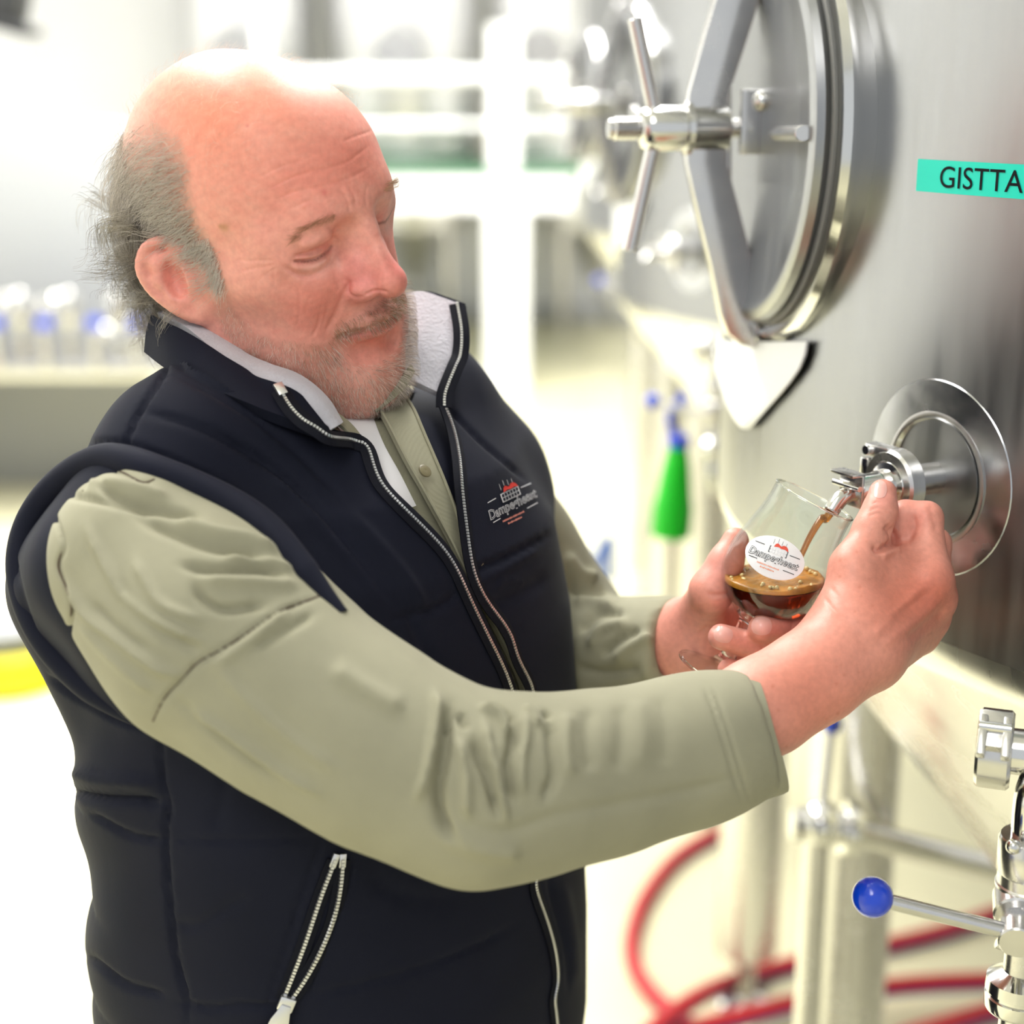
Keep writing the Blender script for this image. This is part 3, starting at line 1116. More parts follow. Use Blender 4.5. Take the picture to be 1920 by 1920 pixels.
# ------------------------------------------------------------------ green spray bottle hung on the lever of the second tank
q = w1(1263, 790, 2.66)
bt_c = np.array([q[0], q[1], q[2]])
sb = empty('spray_bottle', (q[0], q[1], w1(1263, 1022, 2.66)[2]), 'green squeeze bottle with blue hooked nozzle hanging from a valve lever', 'bottle')
zb, zt = w1(1263, 1022, 2.66)[2], w1(1263, 835, 2.66)[2]
hgt = zt - zb
prof = [(0, 0), (0.030, 0.0), (0.034, 0.004), (0.034, 0.05 * 1), (0.030, hgt * 0.45), (0.024, hgt * 0.75), (0.018, hgt * 0.93), (0.014, hgt)]
tilt = unit((0.06, 0, 1))
obj('bottle_body', lathe(prof, (q[0] + 0.0, q[1], zb), tilt, 32), green_plastic, sb)
tp = np.array([q[0], q[1], zb]) + tilt * hgt
obj('screw_cap', lathe([(0, 0), (0.019, 0), (0.019, 0.018), (0.014, 0.022), (0, 0.022)], tp - tilt * 0.004, tilt, 24), blue_plastic, sb)
hk = [tp + np.array([0, 0, 0.015]), tp + np.array([-0.012, 0, 0.024]), tp + np.array([-0.016, 0, 0.045]), tp + np.array([-0.010, 0, 0.062]), tp + np.array([0.002, -0.002, 0.072]), tp + np.array([0.006, -0.004, 0.086])]
obj('hooked_nozzle', tube(catmull(hk, 6), [0.008] * 12 + [0.007] * 10 + [0.009] * 9, 14), blue_plastic, sb)

# small ball valve on a cross pipe by the tank legs
d = 1.90
vv = empty('ball_valve', tuple(w1(1540, 1545, d)), 'small chrome ball valve with upright blue tipped lever on the cross pipe', 'valve')
a = w1(1540, 1545, d)
obj('valve_body', join([sphere(a, 0.028, 20, 12), cyl(a + (-0.036, 0, 0), a + (0.04, 0, -0.006), 0.020, 20)]), polished, vv)
obj('clamp_ring', lathe([(0.02, -0.008), (0.032, -0.008), (0.034, 0.0), (0.032, 0.008), (0.02, 0.008)], a + (0.034, 0, -0.006), (1, 0, -0.15), 24, closed=True), polished, vv)
obj('lever', cyl(a + (0, 0, 0.02), w1(1557, 1372, d), 0.006, 12), satin, vv)
obj('lever_tip', sphere(w1(1560, 1358, d), 0.0125, 16, 10), blue_plastic, vv)
obj('cross_pipe', cyl(a, w1(1880, 1632, d + 0.22), 0.017, 20), polished, vv)
obj('drain_stub', tube(catmull([a, a + (-0.008, 0, -0.04), a + (-0.014, 0, -0.07)], 5), 0.009, 12), polished, vv)
obj('support_pipe', cyl(a + (-0.005, 0.0, 0), (a[0] - 0.005, a[1], 0.0), 0.016, 16), satin, vv)

# blue bucket on the floor behind the man's arm
q = w1(1125, 1045, 5.2)
bk = empty('blue_scoop', (q[0], q[1], 0), 'blue plastic scoop on a pole seen above the far sleeve', 'scoop')
obj('scoop_blade', prism([(-0.075, -0.06), (0.05, -0.09), (0.05, 0.075), (0.02, 0.08)], q, (1, 0, 0), (0, 0, 1), (0, 1, 0), 0.02, 0.004), mat('muted_blue', srgb(60, 100, 180), 0.4), bk)
obj('scoop_pole', cyl((q[0], q[1] + 0.01, 0), (q[0], q[1] + 0.01, q[2]), 0.014, 12), white_paint, bk)


# ------------------------------------------------------------------ red hoses on the floor
def floor_pt(px, py, z=0.018):
    d = wdir(C(px, py, 1.0))
    t = (z - CAM[2]) / d[2]
    return CAM + d * t


red = mat('red_rubber', srgb(178, 36, 46), 0.42, var=0.08, vscale=30)
blue_stripe = mat('blue_stripe', srgb(70, 70, 150), 0.45)


def hose(pts, label, r=0.0165, lift=0.0):
    P = catmull([floor_pt(x, y, r + 0.002 + lift + (z if z else 0)) for (x, y, z) in pts], 10)
    h = empty('red_hose', (P[:, 0].mean(), P[:, 1].mean(), 0), label, 'hose', 'red hoses on the floor')
    obj('hose_wall', tube(P, r, 16), red, h)
    off = np.array([0, -0.72, -0.60]) * r
    obj('stripe', tube(P + off, r * 0.42, 8), blue_stripe, h)


hose([(1460, 1545, 0), (1400, 1548, 0), (1330, 1570, 0), (1262, 1615, 0), (1212, 1680, 0), (1187, 1745, 0), (1186, 1800, 0), (1212, 1850, 0), (1260, 1898, 0), (1330, 1945, 0), (1440, 1990, 0)],
     'red hose bent into a wide loop on the floor left of the tank legs')
hose([(1170, 1965, 0.036), (1290, 1930, 0.036), (1400, 1903, 0.036), (1480, 1882, 0.036), (1560, 1864, 0.036), (1660, 1850, 0.036), (1760, 1842, 0.036), (1900, 1836, 0.036)],
     'red hose lying straight across in front of the tank legs')
hose([(1150, 2010, 0.08), (1200, 1955, 0.08), (1240, 1916, 0.078), (1296, 1876, 0.066), (1350, 1848, 0.03), (1430, 1822, 0), (1540, 1795, 0), (1660, 1772, 0), (1780, 1742, 0), (1900, 1700, 0)],
     'red hose rising to the right behind the near tank leg', r=0.0165)
hose([(1560, 2010, 0), (1680, 1950, 0), (1780, 1918, 0), (1860, 1895, 0), (1960, 1880, 0)],
     'red hose end in the bottom right corner under the cone')
# ------------------------------------------------------------------ the man: head and neck
HR = np.array([[0.7631, -0.1981, 0.6152], [0.6228, 0.4799, -0.6179], [-0.1728, 0.8547, 0.4896]])
HF, HL, HU = HR                                # camera frame -> head frame rows: forward, left, up
HO = np.array([-0.1657, 0.1913, -1.10])
HS = 0.915


def to_head(P):
    return ((np.asarray(P, np.float32) - HO.astype(np.float32)) @ HR.T.astype(np.float32)) / HS


def from_head(q):
    return np.atleast_2d(np.asarray(q, float) * HS) @ HR + HO


def ear_pts(side, tab):
    """ear outline points (back-to-front a, up b, extra stand-off o) in the head frame"""
    out = []
    for a, b, o in tab:
        y = 0.0765 + 0.62 * (0.013 - a) + o
        out.append((a - 0.010 - 0.22 * b, side * y, b * 0.93 - 0.003))
    return out


HELIX = catmull([(0.006, 0.002, 0.000), (0.013, 0.012, 0.000), (0.012, 0.025, 0.000), (0.002, 0.032, 0.000), (-0.011, 0.028, 0.001), (-0.019, 0.014, 0.002), (-0.0195, -0.002, 0.001), (-0.014, -0.016, 0.0), (-0.006, -0.027, -0.002), (0.003, -0.031, -0.002), (0.010, -0.024, -0.001)], 3)
HELIX_R = np.interp(np.linspace(0, 1, len(HELIX)), [0, .15, .3, .5, .7, .85, 1], [0.0026, 0.0032, 0.0038, 0.0040, 0.0044, 0.0062, 0.0050])


def head_sdf(P):
    q = to_head(P)
    x, y, z = q[:, 0], q[:, 1], q[:, 2]
    ay = np.abs(y)
    m = np.stack([x, ay, z], 1)                # mirrored
    d = s_ell(q, (-0.012, 0, 0.046), (0.103, 0.0785, 0.090))
    d = smin(d, s_ell(q, (0.032, 0, 0.044), (0.065, 0.064, 0.062)), 0.04)
    # temples, brow
    d = smin(d, s_chain(m, [(0.091, 0.004, 0.030), (0.087, 0.028, 0.030), (0.068, 0.054, 0.020)], [0.012, 0.012, 0.010], 0.01), 0.022)
    # cheekbones and face mass
    d = smin(d, s_ell(q, (0.040, 0, -0.020), (0.055, 0.056, 0.060)), 0.03)
    d = smin(d, s_ell(m, (0.060, 0.036, -0.020), (0.030, 0.024, 0.030)), 0.025)
    d = smin(d, s_ell(m, (0.020, 0.060, -0.008), (0.040, 0.016, 0.018)), 0.03)
    # mouth barrel, jaw, jowl, chin
    d = smin(d, s_ell(q, (0.062, 0, -0.058), (0.041, 0.036, 0.036)), 0.022)
    d = smin(d, s_chain(m, [(-0.006, 0.056, -0.030), (0.004, 0.054, -0.066), (0.045, 0.040, -0.092), (0.076, 0.012, -0.104)], [0.020, 0.022, 0.022, 0.020], 0.02), 0.03)
    d = smin(d, s_ell(m, (0.044, 0.039, -0.062), (0.036, 0.024, 0.034)), 0.025)
    d = smin(d, s_ell(q, (0.078, 0, -0.102), (0.022, 0.024, 0.021)), 0.022)
    d = smin(d, s_ell(q, (0.038, 0, -0.108), (0.050, 0.044, 0.030)), 0.03)
    # neck
    d = smin(d, s_cone(q, (-0.022, 0, -0.03), (-0.034, 0, -0.20), 0.060, 0.066), 0.035)
    d = smin(d, s_cone(q, (0.030, 0, -0.100), (0.000, 0, -0.19), 0.036, 0.05), 0.035)
    # eye sockets, eyelids, bags
    d = smax(d, -s_ell(m, (0.1035, 0.035, 0.008), (0.018, 0.021, 0.012)), 0.016)
    d = smax(d, -s_ell(m, (0.106, 0.018, 0.010), (0.014, 0.009, 0.012)), 0.012)
    d = smin(d, s_ell(m, (0.0755, 0.0345, 0.007), (0.0150, 0.0175, 0.0135)), 0.006)
    d = smin(d, s_chain(m, [(0.0825, 0.021, -0.002), (0.0835, 0.034, -0.008), (0.076, 0.048, -0.003)], [0.005, 0.0065, 0.005], 0.006), 0.010)
    d = smin(d, s_chain(m, [(0.089, 0.022, 0.021), (0.087, 0.037, 0.021), (0.074, 0.053, 0.009)], [0.005, 0.007, 0.006], 0.006), 0.012)
    # nose
    n = s_chain(q, [(0.094, 0, 0.030), (0.104, 0, 0.008), (0.1150, 0, -0.009), (0.1230, 0, -0.022)], [0.0085, 0.0085, 0.0095, 0.0120], 0.010)
    n = smin(n, s_ell(q, (0.120, 0, -0.0235), (0.0135, 0.0130, 0.0120)), 0.008)
    n = smin(n, s_chain(m, [(0.092, 0.008, 0.010), (0.101, 0.012, -0.010), (0.104, 0.0155, -0.024)], [0.008, 0.0085, 0.0085], 0.01), 0.010)
    n = smin(n, s_ell(m, (0.1045, 0.0165, -0.0265), (0.0125, 0.0078, 0.0095)), 0.006)
    d = smin(d, n, 0.009)
    d = smax(d, -s_cone(m, (0.109, 0.0080, -0.0405), (0.109, 0.0090, -0.030), 0.0048, 0.003), 0.004)
    # lips
    d = smin(d, s_chain(m, [(0.1035, 0.0, -0.0555), (0.1005, 0.013, -0.0570), (0.0900, 0.026, -0.0615)], [0.0050, 0.0046, 0.003], 0.004), 0.007)
    d = smin(d, s_chain(m, [(0.1000, 0.0, -0.0680), (0.0970, 0.013, -0.0675), (0.0880, 0.025, -0.0635)], [0.0062, 0.0055, 0.003], 0.004), 0.007)
    d = smax(d, -s_chain(m, [(0.1085, 0.0, -0.0615), (0.1040, 0.013, -0.0622), (0.0930, 0.0275, -0.0635)], [0.0016, 0.0016, 0.0014], 0.002), 0.0036)
    d = smax(d, -s_chain(m, [(0.106, 0.0, -0.0815), (0.098, 0.016, -0.0800)], [0.0035, 0.003], 0.004), 0.014)
    # ears
    near = (ay > 0.055) & (np.abs(x + 0.012) < 0.06) & (np.abs(z) < 0.06)
    if near.any():
        e = m[near]
        ear = s_chain(e, ear_pts(1, HELIX), HELIX_R, 0.0004)
        sh = s_chain(e, ear_pts(1, [(0.004, 0.022, -0.004), (-0.012, 0.016, -0.004), (-0.013, 0.0, -0.005), (-0.006, -0.018, -0.004), (0.003, -0.026, -0.003)]), [0.004, 0.0045, 0.0045, 0.005, 0.005], 0.012)
        ear = smin(ear, sh, 0.006)
        ear = smin(ear, s_chain(e, ear_pts(1, [(0.001, 0.021, 0.001), (-0.008, 0.014, 0.001), (-0.0115, 0.002, 0.001), (-0.007, -0.012, 0.001), (0.001, -0.017, 0.0015)]), [0.0024, 0.0032, 0.0036, 0.0032, 0.0030], 0.004), 0.004)
        ear = smin(ear, s_ell(e, (0.002, 0.0795, -0.006), (0.0045, 0.005, 0.0075)), 0.005)
        ear = smin(ear, s_chain(e, [(-0.004, 0.075, 0.018), (-0.006, 0.075, -0.002), (-0.002, 0.074, -0.020)], [0.009, 0.010, 0.008], 0.01), 0.008)
        ear = smax(ear, -s_ell(e, (-0.0085, 0.0880, -0.003), (0.0080, 0.0085, 0.0115)), 0.004)
        d[near] = smin(d[near], ear, 0.006)
    return d * HS


def subdivide(V, F):
    n = len(V)
    e = np.concatenate([F[:, [0, 1]], F[:, [1, 2]], F[:, [2, 3]], F[:, [3, 0]]])
    es = np.sort(e, 1)
    key = es[:, 0].astype(np.int64) * n + es[:, 1]
    uk, inv = np.unique(key, return_inverse=True)
    a, b = uk // n, uk % n
    V2 = np.concatenate([V, (V[a] + V[b]) / 2, V[F].mean(1)])
    m = len(F)
    E = inv.reshape(4, m).T + n
    cf = n + len(uk) + np.arange(m)
    Q = [np.stack([F[:, k], E[:, k], cf, E[:, (k + 3) % 4]], 1) for k in range(4)]
    return V2, np.concatenate(Q)


HV, HFc = sdf_mesh(head_sdf, HO + (-0.15, -0.20, -0.15), HO + (0.15, 0.17, 0.15), 0.002)
HV, HFc = subdivide(HV, HFc)
HV = relax(HV, HFc, 1, 0.4)
_n, _d = sdf_grad(head_sdf, HV, 0.0008)
HV = HV - _n * np.clip(_d, -0.002, 0.002)[:, None]
HN = vert_normals(HV, HFc)
# sculpt strokes: eyelids, bags, folds, wrinkles
FACE_LINES = [
    ([(549, 490), (577, 490), (596, 485), (611, 474), (624, 459)], 3.4, 0.0030),       # closed lid line
    ([(550, 482), (570, 477), (588, 472), (607, 461), (622, 447)], 3.4, 0.0026),       # lid crease
    ([(552, 486), (577, 483), (598, 477), (616, 462)], 3.5, -0.0008),
    ([(528, 497), (555, 513), (577, 517), (600, 509), (619, 490), (628, 472)], 4.4, 0.0020),   # under the bag
    ([(545, 500), (575, 503), (600, 494), (616, 480)], 7.0, -0.0022),                   # bag
    ([(560, 462), (585, 455), (606, 445), (622, 432)], 9.0, -0.0030),                   # hooded lid
    ([(636, 424), (628, 438), (625, 452)], 5.0, 0.0022),
    ([(517, 489), (498, 488), (470, 489), (440, 487)], 2.2, 0.0008),
    ([(519, 495), (498, 500), (470, 504), (452, 508)], 2.2, 0.0007),
    ([(522, 500), (505, 510), (490, 522), (478, 538)], 2.2, 0.0006),
    ([(512, 502), (514, 522), (514, 545)], 2.2, 0.0008),
    ([(560, 536), (562, 565), (561, 594), (554, 615)], 2.4, 0.0009),
    ([(640, 520), (652, 532), (645, 552), (634, 578), (624, 600), (611, 622)], 5.0, 0.0016),    # nose-mouth fold
    ([(600, 585), (596, 610), (585, 632)], 3.0, 0.0007),
    ([(615, 570), (608, 600), (600, 622)], 2.6, 0.0006),
    ([(590, 545), (578, 565), (572, 590)], 2.4, 0.0004),
    ([(486, 333), (515, 318), (546, 306), (585, 294)], 2.4, 0.0008),
    ([(500, 356), (545, 334), (585, 321), (645, 306), (692, 274)], 2.6, 0.0011),
    ([(516, 375), (550, 360), (585, 353), (645, 337), (696, 313)], 2.6, 0.0010),
    ([(545, 392), (575, 378), (605, 372), (640, 366)], 2.4, 0.0008),
    ([(640, 266), (665, 256), (692, 247), (705, 240)], 2.4, 0.0008),
    ([(455, 330), (480, 312), (520, 292)], 2.2, 0.0004),
    ([(637, 353), (650, 372), (657, 398)], 2.6, 0.0008),
    ([(653, 350), (664, 366), (668, 390)], 2.6, 0.0007),
    ([(690, 345), (686, 365), (688, 388)], 2.6, 0.0007),
    ([(640, 352), (650, 360), (660, 380)], 5.0, -0.0008),
    ([(684, 554), (694, 548), (706, 545), (729, 548)], 2.4, 0.0016),                    # nostril rim
    ([(655, 527), (650, 540), (656, 552), (668, 558), (682, 556)], 3.0, 0.0013),        # wing crease
    ([(660, 540), (668, 545), (680, 546)], 6.0, -0.0010),
    ([(638, 632), (665, 630), (700, 623), (735, 607), (752, 595)], 2.6, 0.0014),        # mouth line
    ([(634, 630), (628, 640), (626, 652), (628, 668)], 4.0, 0.0010),                    # corner of mouth
]


def z960(a):
    return [((100 + p[0] / 1.2, 60 + p[1] / 1.2), (100 + q[0] / 1.2, 60 + q[1] / 1.2)) for p, q in a]


HV = warp(HV, z960([((400, 38), (385, 37)), ((590, 85), (580, 86)), ((700, 190), (697, 190)), ((770, 335), (765, 336)),
                    ((795, 470), (768, 470)), ((803, 600), (790, 600)), ((820, 740), (794, 738)), ((808, 550), (793, 553)), ((745, 455), (738, 452)),
                    ((790, 640), (781, 634)), ((668, 700), (643, 686)), ((730, 685), (719, 673)), ((690, 600), (689, 597)), ((760, 850), (742, 862)),
                    ((590, 500), (590, 500)), ((300, 540), (300, 540)), ((560, 620), (560, 620)), ((500, 330), (500, 330)), ((720, 300), (720, 300)), ((450, 780), (450, 780)), ((180, 250), (180, 250))]), 75)
HN = vert_normals(HV, HFc)
HV = carve(HV, HN, [(p, w * 1.15, dd * (0.5 if w < 2.7 and dd < 0.0013 else 0.85)) for p, w, dd in FACE_LINES if p[0] != (638, 632)])
HN = vert_normals(HV, HFc)


# ---- colour of the skin (pigment and flush)
def near_px(V):
    q = to_head(V).astype(float)
    q[:, 1] = -np.abs(q[:, 1])
    return pix(from_head(q))


SKIN = np.array(srgb(222, 150, 133))


def blend(col, w, c):
    return col + (np.array(c) - col) * w[:, None]


def head_colors(V):
    q = to_head(V).astype(float)
    my = np.abs(q[:, 1])
    x, z = q[:, 0], q[:, 2]
    Q = near_px(V)
    c = np.tile(SKIN, (len(V), 1))

    def spot(p, r, col, k=1.0):
        nonlocal c
        d2 = ((x - p[0]) / r[0]) ** 2 + ((my - p[1]) / r[1]) ** 2 + ((z - p[2]) / r[2]) ** 2
        c = blend(c, k * np.exp(-d2), srgb(*col))
    spot((0.03, 0.03, 0.11), (0.07, 0.06, 0.05), (216, 124, 90), 0.75)        # sun-tanned crown
    spot((0.085, 0.0, 0.06), (0.03, 0.05, 0.022), (218, 112, 94), 0.7)        # forehead
    spot((0.12, 0.0, -0.02), (0.016, 0.014, 0.016), (208, 88, 86), 0.8)      # nose tip
    spot((0.104, 0.016, -0.018), (0.014, 0.012, 0.018), (212, 112, 114), 0.7)
    spot((0.078, 0.042, -0.022), (0.024, 0.020, 0.026), (214, 102, 88), 0.65)  # cheek
    spot((0.03, 0.06, 0.0), (0.03, 0.03, 0.05), (226, 152, 132), 0.5)
    spot((0.088, 0.036, 0.000), (0.012, 0.018, 0.007), (222, 170, 154), 0.7)   # under the eye
    spot((0.085, 0.036, 0.014), (0.012, 0.016, 0.006), (214, 124, 112), 0.5)
    spot((-0.012, 0.085, 0.0), (0.022, 0.014, 0.034), (226, 142, 128), 0.7)    # ear
    spot((0.09, 0.0, -0.075), (0.02, 0.022, 0.012), (210, 112, 90), 0.7)      # below the lip
    # lips
    d, t = poly_dist(Q, [(640, 633), (668, 632), (700, 626), (735, 611), (752, 600)])
    c = blend(c, 0.55 * np.exp(-(d / 7.0) ** 2) * (x > 0.08), srgb(196, 98, 94))
    d, t = poly_dist(Q, [(552, 490), (577, 490), (596, 485), (611, 474), (622, 461)])
    c = blend(c, 0.75 * np.exp(-(d / 2.4) ** 2) * (x > 0.05), srgb(120, 66, 58))
    # moles and spots, liver spot by the temple (near side only)
    P = pix(V)
    nearside = q[:, 1] < 0.02
    for (px, py, r, col, k) in ((421, 427, 8, (176, 118, 76), 0.8), (464, 236, 3, (190, 60, 60), 0.7), (608, 361, 5, (206, 84, 84), 0.6), (413, 424, 4, (176, 118, 76), 0.7), (412, 252, 3, (190, 110, 80), 0.5), (570, 390, 3, (196, 110, 84), 0.5)):
        dd = np.hypot(P[:, 0] - px, P[:, 1] - py)
        c = blend(c, k * np.exp(-(dd / r) ** 2) * nearside, srgb(*col))
    # fine blotchy flush
    u = V * 1.0
    mot = np.zeros(len(V))
    for fq, am in ((260, 0.5), (520, 0.35), (1100, 0.3)):
        a1, a2, a3 = rng.normal(0, fq, 3), rng.normal(0, fq, 3), rng.normal(0, fq, 3)
        mot += am * np.sin(u @ a1) * np.sin(u @ a2 + 1.3) * np.sin(u @ a3 + 0.7)
    c = blend(c, np.clip(mot, 0, 1) * 0.30, srgb(206, 104, 92))
    c = blend(c, np.clip(-mot, 0, 1) * 0.22, srgb(236, 182, 160))
    return c


HAIR_POLY = [(180, 420), (192, 330), (220, 275), (258, 236), (300, 226), (338, 258), (354, 310), (358, 370), (374, 420), (398, 455), (412, 490), (428, 545), (408, 550), (394, 505), (378, 478), (345, 468), (320, 455), (290, 445), (262, 452), (252, 480), (268, 520), (288, 560), (312, 605), (300, 650), (180, 650), (120, 500)]
BEARD_POLY = [(404, 548), (428, 552), (446, 590), (474, 622), (520, 640), (565, 640), (600, 648), (618, 640), (627, 612), (650, 598), (690, 583), (724, 562), (740, 556), (800, 556), (800, 720), (740, 800), (640, 800), (560, 740), (480, 690), (430, 640), (402, 590)]
BARE_POLY = [(640, 632), (668, 627), (700, 619), (735, 604), (762, 590), (765, 650), (742, 672), (700, 684), (660, 682), (641, 668)]
qh = to_head(HV).astype(float)
Qn = near_px(HV)
in_hair = in_poly(Qn, HAIR_POLY) & (qh[:, 0] < 0.055)
in_hair |= (qh[:, 0] < -0.055) & (qh[:, 2] < 0.088) & (qh[:, 2] > -0.075)
earzone = (np.abs(qh[:, 1]) > 0.0795) & (np.abs(qh[:, 0] + 0.014) < 0.028) & (qh[:, 2] < 0.030)
in_hair &= ~earzone
in_hair &= ~((qh[:, 0] > -0.045) & (qh[:, 2] < -0.004) & (qh[:, 0] < 0.012))
in_beard = in_poly(Qn, BEARD_POLY) & ~in_poly(Qn, BARE_POLY) & (qh[:, 0] > -0.002) & (qh[:, 2] < 0.0)
HCOL = np.minimum(head_colors(HV) * np.array([1.10, 1.14, 1.18]), 0.92)


def soft(mask, V, F, it=14):
    return relax(np.stack([mask.astype(float)] * 3, 1), F, it, 0.6)[:, 0]


HCOL = blend(HCOL, 0.5 * soft(in_hair, HV, HFc, 30), srgb(168, 138, 120))
HCOL = blend(HCOL, 0.30 * soft(in_beard, HV, HFc), srgb(176, 132, 112))


# ---- hair as single strands
def strands(P, R):
    """P (n, k, 3) points of n strands, R (n, k) radii -> three-sided tubes"""
    n, k, _ = P.shape
    T = np.gradient(P, axis=1)
    T /= np.linalg.norm(T, axis=2, keepdims=True) + 1e-9
    ref = np.array([0.31, 0.52, 0.79])
    A = np.cross(T, ref)
    A /= np.linalg.norm(A, axis=2, keepdims=True) + 1e-9
    B = np.cross(T, A)
    ang = np.arange(3) * 2 * math.pi / 3
    V = P[:, :, None, :] + R[:, :, None, None] * (A[:, :, None, :] * np.cos(ang)[None, None, :, None] + B[:, :, None, :] * np.sin(ang)[None, None, :, None])
    idx = np.arange(n * k * 3).reshape(n, k, 3)
    F = []
    for j in range(3):
        l = (j + 1) % 3
        F.append(np.stack([idx[:, :-1, j], idx[:, :-1, l], idx[:, 1:, l], idx[:, 1:, j]], -1).reshape(-1, 4))
    return V.reshape(-1, 3), np.concatenate(F)


def grow(mask, n, length, dirf, steps=8, curl=0.0, lift=0.25, jitter=0.2, r0=0.00011, shade=None, clump=0, grav=0.0):
    """strands rooted on the head surface; dirf(q) gives the combing direction in the head frame"""
    ids = np.flatnonzero(mask > 0)
    wt = np.asarray(mask, float)[ids]
    pick = rng.choice(ids, n, p=wt / wt.sum())
    p = HV[pick] + rng.normal(0, 0.0006, (n, 3))
    nr = HN[pick]
    q = to_head(p).astype(float)
    L = length(q) * rng.uniform(0.65, 1.25, n)
    D = dirf(q) @ HR
    D = D + rng.normal(0, jitter, (n, 3))
    D -= (D * nr).sum(1, keepdims=True) * nr
    D /= np.linalg.norm(D, axis=1, keepdims=True) + 1e-9
    D = D + nr * lift
    D /= np.linalg.norm(D, axis=1, keepdims=True)
    side = np.cross(D, nr)
    ph = rng.uniform(0, 6.28, n)
    if clump:
        # neighbouring roots share one phase so that locks form
        cell = np.floor(q / clump).astype(int)
        ph = (cell @ np.array([12.9898, 78.233, 37.719]) * 43.758) % 6.28 + rng.normal(0, 0.35, n)
    cu = curl(q) if callable(curl) else np.full(n, curl)
    pts = [p.copy()]
    step = L / steps
    down = vdir((0, 0, -1.0))
    for i in range(steps):
        t = (i + 1) / steps
        w = cu * (0.35 + t)
        a = ph + t * 7.0 * (0.6 + cu * 0.5)
        dd = D + side * (np.cos(a) * w)[:, None] + nr * (np.sin(a) * w * 0.8)[:, None] + down * grav * t
        dd /= np.linalg.norm(dd, axis=1, keepdims=True) + 1e-9
        p = p + dd * step[:, None]
        s = head_sdf(p.astype(np.float32))
        under = s < 0.0012
        if under.any():
            g, s2 = sdf_grad(head_sdf, p[under], 0.001)
            p[under] += g * (0.0016 - s2)[:, None].clip(0, 0.006)
        pts.append(p.copy())
    P = np.stack(pts, 1)
    k = P.shape[1]
    R = r0 * rng.uniform(0.75, 1.25, (n, 1)) * np.linspace(1.0, 0.45, k)[None]
    V, F = strands(P, R)
    col = shade(q, n)
    cols = np.repeat(np.repeat(col[:, None], k, 1).reshape(-1, 3), 3, 0)
    return V, F, cols


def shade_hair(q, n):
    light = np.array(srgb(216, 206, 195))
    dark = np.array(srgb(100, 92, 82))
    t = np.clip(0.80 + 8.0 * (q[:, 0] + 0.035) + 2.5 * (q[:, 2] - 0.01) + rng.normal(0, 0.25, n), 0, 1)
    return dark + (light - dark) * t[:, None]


def merge(parts):
    V = np.concatenate([p[0] for p in parts])
    off = np.cumsum([0] + [len(p[0]) for p in parts[:-1]])
    return V, np.concatenate([p[1] + o for p, o in zip(parts, off)]), np.concatenate([p[2] for p in parts])


def d_side(q):
    n = len(q)
    back = np.clip((0.0 - q[:, 0]) / 0.08, 0, 1)
    return np.stack([-0.9 + 0.5 * back, -np.sign(q[:, 1]) * 0.1 * back, -0.35 - 0.75 * back], 1)


hx = qh[:, 0]
hz = qh[:, 2]
soft_hair = soft(in_hair, HV, HFc, 30) ** 1.6
soft_beard = soft(in_beard, HV, HFc, 26) ** 1.5
up_side = soft_hair * ((hz > -0.005) & (hx < 0.036)) * np.clip((0.105 - hz) / 0.05, 0.05, 1)
low_back = in_hair & (hx < -0.035) & (hz < 0.035)
burn = in_hair & (hx > -0.004) & (hz < 0.03)
crown = (hz > 0.06) & (hx < 0.07) & ~in_hair
edge = in_hair & (hz > 0.05)
hair_parts = [
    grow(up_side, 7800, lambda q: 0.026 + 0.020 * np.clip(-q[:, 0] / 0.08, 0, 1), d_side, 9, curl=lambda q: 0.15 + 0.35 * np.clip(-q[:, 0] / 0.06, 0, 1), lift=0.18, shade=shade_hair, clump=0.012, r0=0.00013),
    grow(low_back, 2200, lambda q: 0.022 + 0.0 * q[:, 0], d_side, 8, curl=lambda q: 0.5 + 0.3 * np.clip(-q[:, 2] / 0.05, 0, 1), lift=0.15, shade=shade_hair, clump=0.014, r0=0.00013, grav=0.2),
    grow(burn, 900, lambda q: 0.010 + 0.0 * q[:, 0], lambda q: np.tile([-0.5, 0, -1.0], (len(q), 1)), 4, lift=0.15, shade=lambda q, n: np.array(srgb(226, 214, 202)) * rng.uniform(0.75, 1.15, (n, 1)), r0=0.00010),
    grow(crown, 500, lambda q: 0.012 + 0.0 * q[:, 0], lambda q: np.tile([0.5, 0.2, 0.3], (len(q), 1)), 5, curl=0.5, lift=0.5, jitter=0.5, shade=lambda q, n: np.tile(srgb(226, 206, 184), (n, 1)), r0=0.00005),
    grow(edge, 500, lambda q: 0.020 + 0.0 * q[:, 0], lambda q: np.tile([0.2, 0.1, 0.6], (len(q), 1)), 6, curl=0.5, lift=0.45, jitter=0.6, shade=lambda q, n: np.tile(srgb(214, 200, 184), (n, 1)), r0=0.00007),
]


